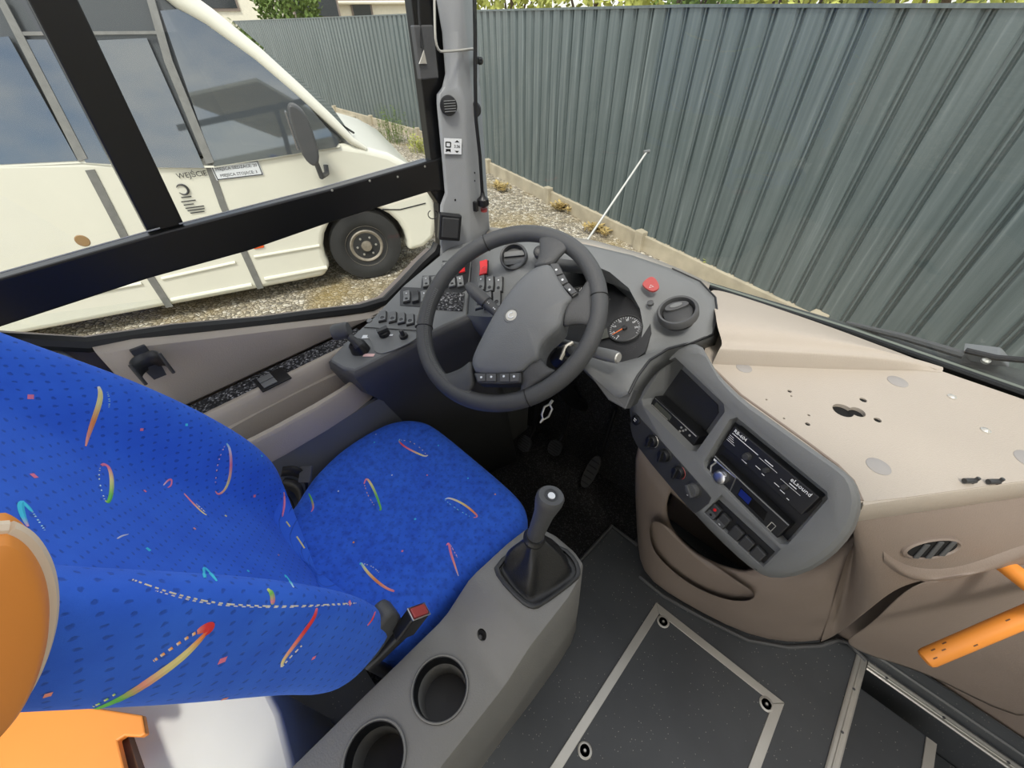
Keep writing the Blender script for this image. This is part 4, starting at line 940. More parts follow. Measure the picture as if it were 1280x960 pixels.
# beige ledge between the driver console and the windscreen
m_ = MB(); m_.loft([[P(x, y - 6, z=.975) for x, y in [(612, 290), (680, 296), (745, 307), (800, 322), (850, 342), (888, 360)]], [P(x, y, z=1.0) for x, y in [(605, 298), (680, 300), (742, 309), (797, 325), (846, 345), (884, 366)]], [P(x, y + 3, z=.985) for x, y in [(600, 305), (680, 306), (738, 316), (790, 333), (838, 352), (878, 376)]]])
m_.build('screen_ledge', 'beige_plastic', ds, solid=.006, smooth=True)
# front face below the tray: upper band, crease, lower swell
fe = tz([(1080, 630)] + front_edge)
f0 = P(1064, 618, z=ZT)
fe = [fe[0] + V((-.01, .03, 0))] + fe + [V((.75, 1.02, ZT))]
cen = V((.1, 1.2, 0))
def row(dz, out):
    r = []
    for i, p in enumerate(fe):
        a = fe[max(i - 1, 0)]; b = fe[min(i + 1, len(fe) - 1)]; t = (b - a); n = V((t.y, -t.x, 0)).normalized(); r.append(p + n * out + V((0, 0, dz)))
    return r
m_ = MB(); m_.loft([row(0, -.006), row(-.002, .001), row(-.008, .004), row(-.05, .006), row(-.053, .004), row(-.055, .002)]); m_.build('front_band', 'beige_plastic', ds, smooth=True)
# lower body down to the floor
rt = [(792, 560), (806, 590), (850, 645), (905, 700), (960, 728), (1010, 722), (1060, 690), (1078, 662)]
rz = [.66, .63, .60, .58, .59, .62, .70, .80]
rowT = [P(x, y, y=.74 - .02 * (k > 5)) for k, (x, y) in enumerate(rt)]
rowF = [P(x, y, z=0) for x, y in [(795, 690), (801, 718), (830, 742), (880, 770), (935, 797), (985, 806), (1025, 804), (1046, 797)]]
rowF[0] = V((-.165, .86, 0)); rowF = [V((p.x, p.y, .0)) for p in rowF]
rowM = [a * .5 + b * .5 + V((0, -.012, .0)) for a, b in zip(rowT, rowF)]
rowQ = [a * .2 + b * .8 + V((0, -.006, .0)) for a, b in zip(rowT, rowF)]
lo = MB(); lo.loft([[p + V((0, .06, .02)) for p in rowT], rowT, rowM, rowQ, rowF]); lob = lo.build('lower_body', 'taupe_shaded_beige', ds, smooth=True, sub=1, solid=.012)
slot = chaikin([(812, 652), (828, 652), (870, 690), (915, 722), (946, 742), (938, 752), (905, 750), (860, 730), (822, 697), (812, 675)], 2)
realize(lob)
cm = MB(); sp0 = Plane(rowM[2], (rowM[4] - rowM[1]).cross(rowT[2] - rowF[2]), V((1, 0, 0)))
cm.prism([sp0.hit(x, y, .08) for x, y in slot], -sp0.n * .13 + V((0, .0, 0)))
try: cut(lob, [cm])
except Exception as e: print('cut failed', e)
for p in lob.data.polygons: p.use_smooth = True
topc = row(-.056, .003)
bpx = [(1040, 796, .87), (1085, 768, .80), (1112, 745, .78), (1140, 731, .79), (1185, 724, .82), (1235, 717, .87), (1290, 708, .93), (1345, 700, .98)]
tpx = [topc[1], topc[1] * .6 + topc[2] * .4, topc[2], topc[3], topc[3] * .3 + topc[4] * .7, topc[4] * .2 + topc[5] * .8, topc[6], topc[7]]
tpx = [topc[0], topc[1], topc[1] * .5 + topc[2] * .5, topc[2], topc[3], topc[4], topc[5], topc[6]]
bot = [P(x, y, y=q) for x, y, q in bpx]
tpx[0] = rowT[7] * 1; bot[0] = rowF[7] + V((0, 0, .002))
o_ = V((.3, -.9, 0)) * .003; tpx.insert(0, rowT[6] + o_); bot.insert(0, rowF[6] + o_)
m_ = MB(); rws = []
for f, o in ((0, 0), (.06, .004), (.3, .010), (.55, .012), (.8, .008), (.95, .002), (1, -.006)):
    rws.append([a * (1 - f) + b * f + V((.5, -.86, 0)) * o * 1.2 * max(0, min(1, (n_i - 1) / 2)) for n_i, (a, b) in enumerate(zip(tpx, bot))])
rws.append([b + V((-.03, .09, -.02)) for b in bot])
m_.loft(rws); lb = m_.build('front_swell', 'taupe_shaded_beige', ds, smooth=True, sub=2); bpy.context.view_layer.update(); realize(lb)
# vent in the swell
bpy.context.view_layer.update()
_me = lb.data; _off = base_of(lb); SB = BVHTree.FromPolygons([v.co + _off for v in _me.vertices], [list(p.vertices) for p in _me.polygons])
def sh(px, py, o=0.0):
    h = SB.ray_cast(CAM, ray(px, py).normalized())
    if h[0] is None: return PF.hit(px, py, o), PF.n
    q, nn = h[0], h[1]
    if nn.dot(CAM - q) < 0: nn = -nn
    return q + nn * o, nn
hq, hn = sh(1163, 685)
PF = Plane(hq, hn, sh(1195, 682)[0] - sh(1130, 688)[0])
c = PF.hit(1163, 684)
m_ = MB(); ell = lambda a, b, o: [c + PF.u * a * math.cos(t) + PF.v * b * math.sin(t) + PF.n * o for t in [k * 2 * PI / 32 for k in range(32)]]
m_.loft([ell(.054, .0265, -.006), ell(.052, .0255, .004), ell(.048, .0225, .0065), ell(.045, .021, .004), ell(.044, .0205, .001)], closed=True, caps=True); vo = m_.build('air_vent', 'taupe_shaded_beige', ds, smooth=True)
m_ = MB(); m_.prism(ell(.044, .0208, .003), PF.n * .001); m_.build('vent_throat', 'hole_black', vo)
for k in (-.55, 0, .55):
    m_ = MB(); hh = .02 * math.sqrt(1 - k * k); q = c + PF.u * k * .043; m_.prism([q - PF.u * .008 - PF.v * hh + PF.n * .0045, q + PF.u * .000 - PF.v * hh + PF.n * .006, q + PF.u * .010 + PF.v * hh + PF.n * .006, q + PF.u * .002 + PF.v * hh + PF.n * .0045], PF.n * .003); m_.build('vane', 'dark_grey_plastic', vo, bevel=.001)
up_ = [(1104, 690), (1122, 704), (1148, 713), (1185, 713), (1225, 702), (1262, 688), (1300, 676)]
m_ = MB(); rws = []
for dy, o in ((-4, -.003), (0, .004), (5, .010), (10, .011), (15, .004), (19, -.004)):
    rws.append([sh(x, y + dy * .8, o * (1 if 0 < k < 6 else .2))[0] for k, (x, y) in enumerate(up_)])
m_.loft(rws); m_.build('vent_scoop', 'taupe_shaded_beige', ds, smooth=True, sub=2)
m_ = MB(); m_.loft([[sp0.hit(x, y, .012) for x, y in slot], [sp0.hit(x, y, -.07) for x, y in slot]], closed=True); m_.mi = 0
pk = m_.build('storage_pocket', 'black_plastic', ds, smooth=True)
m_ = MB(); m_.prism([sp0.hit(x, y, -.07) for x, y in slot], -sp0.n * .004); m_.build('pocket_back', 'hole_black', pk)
rim_ = slot[:]; m_ = MB()
# vinyl upstand around the foot of the dash
m_ = MB(); ft = rowF[1:] + [P(1060, 800, z=0), P(1082, 822, z=0)]
m_.tube([p + V((.0, -.012, .006)) for p in ft], .007, 8); m_.build('foot_sealing_strip', 'dark_grey_plastic', ds, smooth=True)
# fairing right of the lower body, towards the door
g0 = [P(1136, 726, y=.84), P(1190, 716, y=.88), P(1250, 706, y=.95), P(1330, 695, y=1.02)]
g1 = [P(1100, 765, y=.86), P(1170, 745, y=.90), P(1240, 735, y=.97), P(1330, 730, y=1.03)]
g2 = [P(1072, 790, y=.93), P(1130, 772, y=.95), P(1215, 765, y=1.00), P(1330, 765, y=1.04)]
g3 = [P(1044, 800, z=.02), P(1085, 822, z=.03), P(1152, 818, z=.10), P(1330, 850, z=.12)]
g3 = [P(1048, 800, y=1.0), P(1088, 823, y=1.02), P(1165, 842, y=1.035), P(1330, 945, y=1.05)]
m_ = MB(); m_.loft([g0, g1, g2, g3]); m_.build('door_side_fairing', 'taupe_shaded_beige', ds, smooth=True, sub=2, solid=.006)

kp = MB(); kp.prism([(.53, 1.052, .0), (1.27, 1.052, .0), (1.27, 1.052, .10), (.53, 1.052, .10)], (0, -.006, 0)); tag(kp.build('baseboard_front', 'floor_vinyl'), kind='structure')
kp = MB(); kp.tube([(.56, 1.044, .045), (1.27, 1.044, .045)], .004, 8); tag(kp.build('trim_6', 'grey_plastic', smooth=True), kind='structure')
# =================================================================== CENTRE CONSOLE with radios
import mathutils
aa, bb, ccx = -.37, .012, 1.282
Rz = Matrix.Rotation(aa, 3, 'Z'); cu_ = Rz @ V((math.cos(bb), 0, math.sin(bb))); w0 = Rz @ V((0, 1, 0)); n0 = cu_.cross(w0)
cv = w0 * math.cos(ccx) + n0 * math.sin(ccx)
PC = Plane(V((.022, .670, .901)), cu_.cross(cv), cu_)
cc_ = thing('centre_console', 'grey slanted centre console holding the radios, heater knobs and a switch row', 'console', (.0, .72, .8))
FR = .022      # bezel stands proud of the radio faces
ob = [(786, 505), (786, 488), (793, 468), (806, 450), (826, 437), (850, 431), (876, 430), (886, 448), (899, 470), (930, 500), (960, 521), (1017, 562), (1052, 586), (1070, 602), (1077, 626), (1075, 645), (1066, 668), (1040, 697), (1005, 718), (968, 724), (945, 715), (915, 690), (875, 650), (835, 603), (805, 565), (790, 535)]
ob = chaikin(ob, 1)
def sc(l, k, cx=930, cy=580): return [(cx + (x - cx) * k, cy + (y - cy) * k) for x, y in l]
bz = MB()
bz.loft([[PC.hit(x, y, FR - .10) for x, y in sc(ob, 1.0)], [PC.hit(x, y, FR - .022) for x, y in sc(ob, 1.0)], [PC.hit(x, y, FR - .006) for x, y in sc(ob, .97)], [PC.hit(x, y, FR) for x, y in sc(ob, .92)]], closed=True, caps=True)
bzo = bz.build('console_bezel', 'grey_plastic', cc_, smooth=False)
def pcut(px, d=.08):
    m_ = MB(); m_.prism([PC.hit(x, y, FR + .02) for x, y in px], -PC.n * (d + .02)); return m_
p1 = [(826, 452), (836, 447), (897, 506), (898, 516), (863, 566), (853, 565), (797, 508), (795, 500)]
p2 = [(904, 526), (913, 523), (1026, 618), (1027, 627), (977, 684), (967, 684), (873, 588), (872, 579)]
p3 = [(789, 518), (795, 514), (900, 630), (880, 655), (868, 645), (795, 560), (788, 540)]
p4 = [(894, 621), (968, 690), (946, 713), (872, 643)]
cut(bzo, [pcut(p1, .075), pcut(p2, .03), pcut(p4, .014)])
def pocket(px, dep, name, m='black_plastic'):
    m_ = MB(); m_.prism([PC.hit(x, y, FR - dep + .001) for x, y in px], -PC.n * .003); m_.build(name, m, cc_)
pocket(p1, .074, 'pocket_back', 'charcoal_plastic'); pocket(p2, .029, 'radio_bay'); pocket(p4, .013, 'switch_bay')
q_ = bzo.modifiers.new('bevel', 'BEVEL'); q_.width = .0025; q_.segments = 2; q_.limit_method = 'ANGLE'; q_.angle_limit = math.radians(35)
for p in bzo.data.polygons: p.use_smooth = True
# climate strip
m_ = MB(); m_.prism([PC.hit(x, y, FR - .002) for x, y in chaikin([(790, 515), (797, 517), (884, 614), (892, 625), (872, 641), (866, 640), (800, 562), (789, 540)], 1)], PC.n * .0035); cp = m_.build('heater_panel', 'charcoal_plastic', cc_, bevel=.0008)
def cknob(px, py, r, m='black_plastic', ring='steel', turn=0, par=cc_):
    c = PC.hit(px, py, FR + .0015); m_ = MB(); m_.lathe(c, PC.n, [(r * 1.1, 0), (r * 1.08, .002), (r * .95, .0025)], 28); o = m_.build('heater_knob', 'charcoal_plastic', par, smooth=True)
    m_ = MB(); m_.lathe(c, PC.n, [(r * .92, .002), (r * .88, .012), (r * .8, .014), (0, .014)], 28); m_.build('knob_body', m, o, smooth=True)
    R = Matrix((PC.u, PC.v, PC.n)).transposed() @ Matrix.Rotation(math.radians(turn), 3, 'Z')
    m_ = MB(); m_.box(c + PC.n * .016, (r * .42, r * 1.7, .012), R); m_.build('knob_grip', m, o, bevel=.0015)
    m_ = MB()
    m_.tube([c + PC.n * .0035 + (PC.u * math.cos(a) + PC.v * math.sin(a)) * r * 1.0 for a in [math.radians(g) for g in range(-30, 91, 15)]], .0006, 5); m_.build('knob_arc', ring, o)
    m_ = MB(); m_.pbox(PC, c - PC.v * r * 1.45 - PC.u * r * .3, .003, .003, .0006); m_.build('knob_mark', 'white_print', o)
cknob(817, 551, .0165, ring='steel', turn=10); cknob(832, 569, .0165, ring='charcoal_plastic', turn=15); cknob(850, 590, .0165, ring='salmon_plastic', turn=8); cknob(868, 612, .0165, m='dark_grey_plastic', ring='charcoal_plastic', turn=60)
c = PC.hit(796, 525, FR + .001); m_ = MB(); m_.lathe(c, PC.n, [(.013, 0), (.013, .004), (.010, .006), (0, .006)], 24); so2 = m_.build('push_button', 'black_plastic', cc_, smooth=True)
m_ = MB()
for a, b, ww, hh in [(-.003, .003, .004, .002), (.002, .003, .003, .002), (-.003, -.002, .002, .003), (.001, -.002, .002, .003)]: m_.pbox(PC, c + PC.u * a + PC.v * b + PC.n * .006, ww, hh, .0004)
m_.build('button_symbol', 'white_print', so2)
# switch row
for k, (px, py) in enumerate([(895, 639), (906, 651), (921, 667), (934, 680), (948, 693)]):
    c = PC.hit(px, py, FR - .012)
    if k == 0 or k == 1:
        m_ = MB(); m_.pbox(PC, c, .0205, .034, .010); o = m_.build('rocker_switch', 'charcoal_plastic', cc_, bevel=.002)
        m_ = MB(); m_.pbox(PC, c + PC.n * .010 - PC.v * .0085, .019, .0155, .0012); m_.build('rocker_cap', 'dark_grey_plastic', o, bevel=.0008)
        if k == 0:
            m_ = MB(); m_.lathe(c + PC.n * .010 + PC.v * .008, PC.n, [(.0035, 0), (.0032, .0018), (0, .002)], 14); m_.build('warning_lamp', 'red_plastic', o, smooth=True)
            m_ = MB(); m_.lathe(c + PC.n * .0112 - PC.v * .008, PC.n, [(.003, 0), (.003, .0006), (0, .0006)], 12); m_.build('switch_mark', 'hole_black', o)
        else:
            m_ = MB(); m_.pbox(PC, c + PC.n * .0112 - PC.v * .008, .004, .0015, .0004); m_.build('switch_mark', 'white_print', o)
    else:
        m_ = MB(); m_.pbox(PC, c, .0225, .036, .009); o = m_.build('blank_switch', 'charcoal_plastic', cc_, bevel=.0025)
# radios
def unit(name, label, cat, cpx, w_, h_, face_off, depth=.03, m='black_plastic'):
    c = PC.hit(cpx[0], cpx[1], face_off); t = thing(name, label, cat, tuple(c))
    m_ = MB(); m_.pbox(PC, c - PC.n * depth, w_, h_, depth); m_.build('faceplate', m, t, bevel=.002)
    return t, (lambda a, b, o=0: c + PC.u * a + PC.v * b + PC.n * o)
amp, Q = unit('intercom_amplifier', 'black amplifier panel with white RB-604 lettering, upper unit in the centre console', 'amplifier', (957, 585), .182, .050, .014)
text_mesh('lettering', 'RB-604', Q(-.086, .018), PC.u, PC.v, .010, 'white_print', amp, align='LEFT')
m_ = MB()
for a, b, ww, hh in [(-.055, .0105, .062, .0012), (-.083, .004, .010, .0007), (-.082, .000, .012, .0007), (-.080, -.004, .015, .0007), (-.078, -.008, .02, .0007), (-.036, -.020, .012, .0012), (-.001, .0125, .018, .0016), (.0, .008, .04, .0005), (-.010, -.010, .011, .0012), (.004, -.014, .006, .0012), (.052, .0085, .014, .0016), (.050, .0035, .04, .0005), (.032, -.011, .011, .0012), (.046, -.014, .010, .0012), (.060, -.018, .005, .0012)]: m_.pbox(PC, Q(a, b, .0002), ww, hh, .0004)
m_.build('legend_lines', 'white_print', amp)
text_mesh('lettering', 'eLsound', Q(.062, .017), PC.u, PC.v, .0115, 'white_print', amp)
for a, b, r in [(-.037, -.006, .008), (.004, -.001, .005), (.044, -.002, .005)]:
    m_ = MB(); m_.lathe(Q(a, b), PC.n, [(r, 0), (r * .95, .007), (r * .8, .009), (0, .009)], 20); m_.build('amplifier_knob', 'charcoal_plastic', amp, smooth=True)
rad, Q = unit('car_radio', 'black car radio with a silver-framed knob and blue display, below the amplifier panel', 'radio', (928, 620), .178, .052, .013)
m_ = MB(); pts = [Q(-.078, .018, 0), Q(-.030, .021, 0), Q(-.022, -.016, 0), Q(-.070, -.021, 0), Q(-.082, .0, 0), Q(-.078, .018, 0)]
m_.tube(pts, .0022, 8); m_.build('knob_frame', 'chrome', rad, smooth=True)
m_ = MB(); m_.lathe(Q(-.052, .0), PC.n, [(.0150, 0), (.0150, .004), (.0135, .012), (.010, .014), (0, .013)], 28); m_.build('volume_knob', 'chrome', rad, smooth=True)
m_ = MB(); m_.prism([Q(-.012, .013, 0), Q(.05, .013, 0), Q(.055, -.006, 0), Q(-.008, -.006, 0)], PC.n * .001); m_.build('display_window', 'gloss_black', rad)
m_ = MB(); m_.prism([Q(-.010, .011, .001), Q(.016, .011, .001), Q(.018, -.004, .001), Q(-.007, -.004, .001)], PC.n * .0004); m_.build('display', 'blue_display', rad)
m_ = MB(); m_.tube([Q(.066, .004, .001), Q(.075, .004, .001), Q(.075, -.012, .001), Q(.066, -.012, .001), Q(.066, .004, .001)], .0008, 6); m_.build('usb_port', 'steel', rad)
m_ = MB(); m_.pbox(PC, Q(-.082, .017, .0), .008, .004, .0008); m_.build('badge', 'white_print', rad)
m_ = MB()
for k in range(6): m_.pbox(PC, Q(-.004 + k * .011, -.014, 0), .009, .004, .0012)
m_.build('preset_buttons', 'charcoal_plastic', rad)
m_ = MB(); m_.tube([Q(-.088, .0245, .001), Q(.0, .0245, .003), Q(.088, .0245, .001)], .0014, 6); m_.build('upper_trim', 'grey_plastic', rad, smooth=True)
tac, Q = unit('tachograph', 'black digital tachograph drawer with a grey display, in the left slot of the centre console', 'tachograph', (840, 527), .150, .040, -.006, depth=.04)
m_ = MB(); m_.pbox(PC, Q(-.035, .004), .056, .013, .0008); m_.build('display', 'lcd_grey', tac)
m_ = MB(); m_.tube([Q(-.07, .0165, .001), Q(.07, .0165, .001)], .0012, 6); m_.build('slot_edge', 'chrome', tac)
m_ = MB(); m_.tube([Q(-.07, -.004, .001), Q(-.012, -.004, .001)], .0010, 6); m_.build('display_edge', 'steel', tac)
for a, b in [(-.06, -.010), (-.03, -.012), (-.022, -.012), (.0, -.010), (.028, .006), (.036, .003), (.030, -.004), (.040, .010), (.055, .006)]:
    m_ = MB(); m_.lathe(Q(a, b), PC.n, [(.0028, 0), (.0026, .0014), (0, .0016)], 12); m_.build('key_button', 'steel' if a > .02 else 'dark_grey_plastic', tac, smooth=True)
m_ = MB(); m_.pbox(PC, Q(.02, -.013), .05, .006, .001); m_.build('card_slot', 'dark_grey_plastic', tac)

# =================================================================== ORANGE RAILS
ra0, ra1 = P(1232, 688, t=.80), P(1345, 775, t=.70)
orl = thing('grab_rail', 'orange grab rail running down and right from the dashboard face', 'rail', tuple(ra0), 'orange entrance rails')
m_ = MB(); m_.tube([ra0 + (ra0 - ra1) * .04 + V((0, .02, 0)), ra0, ra1], .0155, 20); m_.build('rail_tube', 'orange_paint', orl, smooth=True)
rb0, rb1 = P(1158, 823, t=.83), P(1400, 720, t=.74)
or2 = thing('grab_rail', 'scuffed orange grab rail above the entrance step, lower of the two', 'rail', tuple(rb0), 'orange entrance rails')
m_ = MB(); d = (rb1 - rb0).normalized(); m_.tube([rb0 - d * .006, rb0 - d * .003, rb0 + d * .004, rb1], [.010, .0155, .0175, .0175], 24); ro = m_.build('rail_tube', 'orange_paint', or2, smooth=True)
for s, a in [(.012, 60), (.02, 20), (.045, 10), (.085, 80), (.16, 30), (.035, 40)]:
    q = rb0 + d * s; side_ = d.cross((CAM - q)).normalized(); tw_ = side_.cross(d).normalized(); dr = (tw_ * math.cos(math.radians(a - 45)) + side_ * math.sin(math.radians(a - 45)))
    m_ = MB(); m_.box(q + dr * .0172, (.008, .002, .0016), Matrix((d, dr.cross(d), dr)).transposed()); m_.build('paint_chip', 'wood_brown', ro)

# =================================================================== FLOOR FITTINGS
hx = [V((-.010, .205)), V((-.010, .723)), V((.421, .744)), V((.421, .205))]
hx = [V((-.012, .12)), V((-.012, .728)), V((.412, .738)), V((.412, .12))]
hatch = thing('floor_hatch', 'square floor hatch with a metal edge strip and round bolts in the dark floor', 'hatch', (.2, .45, 0))
def ring2(l, k, z):
    cx = sum(p.x for p in l) / 4; cy = sum(p.y for p in l) / 4; out = []
    for p in l:
        sx = -1 if p.x > cx else 1; sy = -1 if p.y > cy else 1; out.append(V((p.x + sx * k, p.y + sy * k, z)))
    return out
m_ = MB(); m_.prism(ring2(hx, .004, .0005), (0, 0, .0015)); m_.build('hatch_cover', 'floor_vinyl', hatch)
names = []
o4, i4 = ring2(hx, 0, .001), ring2(hx, .026, .001)
for k in range(4):
    a, b, c_, d_ = o4[k], o4[(k + 1) % 4], i4[(k + 1) % 4], i4[k]; l = (b - a).normalized() * .001; ch = (b - a).normalized() * .022; n_in = (d_ - a) - (b - a).normalized() * (d_ - a).dot((b - a).normalized())
    m_ = MB(); m_.prism([a + l * .6, b - l * .6, c_ - l * .6, d_ + l * .6], (0, 0, .0035)); m_.build('edge_strip', 'steel', hatch, bevel=.0012)
for px, py in [(829, 777), (958, 880), (731, 938)]:
    q = P(px, py, z=.002)
    m_ = MB(); m_.lathe(q, UW, [(.0205, 0), (.0205, .002), (.019, .003), (.0145, .003), (.0135, -.0), (.0, -.0)], 32); bo = m_.build('hatch_bolt', 'steel', hatch, smooth=True)
    m_ = MB(); m_.lathe(q, UW, [(.0135, .0004), (0, .0004)], 24); m_.lathe(q, UW, [(.0065, 0), (.0065, .002), (.004, .003), (0, .003)], 6); m_.build('bolt_recess', 'black_plastic', bo)
    m_ = MB(); m_.lathe(q, UW, [(.0035, .003), (.0035, .0045), (0, .0046)], 12); m_.build('bolt_pin', 'steel', bo)
# step edge trims
def trimstrip(a, b, wv, label):
    t = thing('step_edge_trim', label, 'trim strip', tuple(a)); d = (b - a).normalized(); n = V((-d.y, d.x, 0)); 
    m_ = MB(); prof_ = [(0, 0), (0, .003), (.004, .0045), (wv * .4, .0035), (wv * .45, .0055), (wv * .55, .0055), (wv * .6, .0035), (wv - .004, .0045), (wv, .003), (wv, 0)]
    m_.loft([[a + n * x + UW * z for x, z in prof_], [b + n * x + UW * z for x, z in prof_]], closed=True, caps=True); m_.build('strip', 'steel', t)
    L = (b - a).length
    for k in range(int(L / .14) + 1):
        q = a + d * (.05 + k * .14) + n * wv * .5
        if (q - a).length < L - .02:
            m_ = MB(); m_.lathe(q + UW * .005, UW, [(.004, 0), (.0035, .002), (0, .0022)], 12); m_.build('strip_screw', 'dark_grey_plastic', t)
    return t
trimstrip(V((XS + .004, .45, .0005)), V((XS + .004, 1.035, .0005)), .030, 'ribbed metal edge trim along the top of the entrance step, running away from the camera')
t_ = trimstrip(V((XS + .006, 1.008, .0005)), V((1.25, 1.008, .0005)), .030, 'ribbed metal edge trim crossing to the right in front of the door panels')
m_ = MB(); m_.prism([(XS, .62, -.20), (XS + .20, .62, -.20), (XS + .20, .96, -.20), (XS, .96, -.20)], (0, 0, .17)); 
st2 = m_.build('step_block', 'floor_vinyl', bevel=.004); tag(st2, kind='structure')
e_ = thing('step_edge_trim', 'short metal edge trim on the lower entrance step at the bottom of the frame', 'trim strip', (XS + .2, .85, -.03)); m_ = MB(); m_.prism([(XS + .18, .5, -.0295), (XS + .205, .5, -.0295), (XS + .205, .955, -.0295), (XS + .18, .955, -.0295)], (0, 0, .004)); m_.build('strip', 'steel', e_, bevel=.001)
# driver's rubber mat and its raised lip
mt = thing('floor_mat', 'black ribbed mat in the dark footwell under the steering wheel', 'mat', (-.55, .6, 0))
m_ = MB(); m_.prism([(-.90, -.1, .001), (-.36, -.1, .001), (-.36, .60, .001), (-.295, .655, .001), (-.29, .86, .001), (-.19, .86, .001), (-.19, 1.05, .001), (-.90, 1.05, .001)], (0, 0, .006)); m_.build('mat_sheet', 'floor_mat', mt)
m_ = MB(); m_.tube([(-.36, .56, .008), (-.298, .655, .010), (-.288, .862, .012), (-.17, .862, .012)], .007, 8); m_.build('mat_lip', 'dark_grey_plastic', mt, smooth=True)
bh2 = MB(); bh2.prism([(-.92, 1.045, .0), (-.16, 1.045, .0), (-.16, .90, .60), (-.16, .80, .80), (-.92, .80, .80), (-.92, .90, .60)][:2] + [(-.16, 1.045, .8), (-.92, 1.045, .8)], (0, .012, 0)); tag(bh2.build('bulkhead', 'floor_mat'), kind='structure')
# pedals
for (px, py, tt, lab, ww, hh) in [(738, 590, 0, 'long black accelerator pedal at the right of the footwell', .05, .15), (693, 560, 0, 'dark brake pedal beneath the steering column', .065, .07), (655, 555, 0, 'dark clutch pedal left of the brake pedal', .065, .07)]:
    q = P(px, py, z=.16); pd = thing('pedal', lab, 'pedal', tuple(q)); pp = Plane(q, (0.05, -.85, .6), (1, 0, 0))
    m_ = MB(); m_.prism([pp.pt(a, b) for a, b in chaikin([(-ww / 2, -hh / 2), (ww / 2, -hh / 2), (ww / 2, hh / 2), (-ww / 2, hh / 2)], 2)], -pp.n * .012); m_.build('pedal_pad', 'charcoal_plastic', pd, bevel=.002)
    m_ = MB()
    for k in range(5): m_.pbox(pp, pp.pt(0, -hh * .35 + k * hh * .17), ww * .8, .004, .002)
    m_.build('tread', 'black_rubber', pd)
    m_ = MB(); m_.tube([q - pp.n * .01, q - pp.n * .04 + V((0, .03, .06)), q + V((0, .10, .30))], .009, 8); m_.build('pedal_arm', 'black_plastic', pd, smooth=True)

# =================================================================== DRIVER SEAT
SX = -.585
seat = thing('driver_seat', 'blue patterned driver seat with deep side bolsters on a black pedestal', 'seat', (SX, .1, 0))
# cushion: rounded plan from front corners to the back, crowned on top
cpl = [P(x, y, z=.615) for x, y in [(366, 650), (385, 612), (405, 590), (428, 567), (470, 540), (500, 528), (530, 529), (548, 538), (600, 582), (648, 622), (660, 640), (661, 656), (655, 672), (640, 690)]]
cpl += [V((-.325, .22, .615)), V((-.318, .10, .615)), V((-.325, -.02, .615)), V((-.36, -.06, .615)), V((-.60, -.07, .615)), V((-.80, -.05, .615))]
cc0 = V((-.585, .14, .615))
def cring(k, z, fwd=0): return [V((cc0.x + (p.x - cc0.x) * k, cc0.y + (p.y - cc0.y) * k + fwd, z)) for p in cpl]
rows = [cring(.90, .47), cring(.965, .485), cring(.99, .53), cring(1.0, .59), cring(.995, .622), cring(.965, .642), cring(.90, .652), cring(.72, .650), cring(.5, .640), cring(.28, .636), cring(.1, .636)]
cu = MB(); cu.loft(rows, closed=True, caps=True)
for i in range(len(cu.v)): q = cu.v[i]; cu.uv[i] = (q.x, q.y + (q.z if q.z < .6 else .6))
cushion = cu.build('seat_cushion', 'worn_fabric', seat, sub=2)
# backrest
crown = [(.012, .70), (.022, .76), (.014, .83), (-.002, .90), (-.040, 1.01), (-.095, 1.13), (-.155, 1.23), (-.20, 1.33), (-.245, 1.43), (-.275, 1.50), (-.295, 1.53)]
valley = [(-.02, .58), (-.055, .72), (-.095, .82), (-.13, .90), (-.165, 1.01), (-.19, 1.12), (-.215, 1.22), (-.245, 1.33), (-.275, 1.43), (-.30, 1.50), (-.31, 1.53)]
rear = [(-.10, .58), (-.155, .72), (-.175, .82), (-.20, .90), (-.235, 1.01), (-.26, 1.12), (-.285, 1.22), (-.315, 1.33), (-.34, 1.43), (-.35, 1.50), (-.345, 1.53)]
wid = [1, 1, 1, 1, 1, .995, .98, .95, .90, .82, .70]
rows = []
for i in range(len(crown)):
    cy, cz = crown[i]; vy_, vz = valley[i]; ry, rz_ = rear[i]; k = wid[i]; w1 = .272 * k; w2 = .245 * k; w3 = .218 * k; w4 = .165 * k
    my, mz = (cy * .5 + ry * .5), (cz * .5 + rz_ * .5)
    if i == 0: mz = .72; 
    L = [(-.0, ry, rz_), (-.15 * k, ry, rz_), (-w1 + .045, ry + .012, max(rz_, .74) if i == 0 else rz_), (-w1, ry * .75 + cy * .25, (rz_ * .75 + cz * .25) if i else .74), (-w1 - .004, my, mz), (-w1 + .002, cy * .86 + ry * .14, cz * .86 + rz_ * .14 if i else .71), (-w2 - .008, cy, cz), (-w3, cy - .006, cz), (-w3 + .022, cy * .6 + vy_ * .4, cz * .6 + vz * .4), (-w4 - .006, vy_ + .008, vz), (-w4 + .02, vy_, vz), (-.06 * k, vy_ - .006, vz)]
    R = [(-x, y, z) for x, y, z in L[1:]][::-1]
    mid_ = [(0, vy_ - .006, vz)]
    ring = L + mid_ + R
    rows.append([V((SX + x, y, z)) for x, y, z in ring])
bk = MB(); bk.loft(rows, closed=True, caps=True)
n_ = len(rows[0])
for i, r in enumerate(rows):
    uu = 0
    for k, p in enumerate(r):
        if k: uu += (rows[4][k] - rows[4][k - 1]).length
        bk.uv[i * n_ + k] = (uu, p.z * 1.05)
back = bk.build('backrest', 'seat_fabric', seat, sub=2)
bpy.context.view_layer.update()

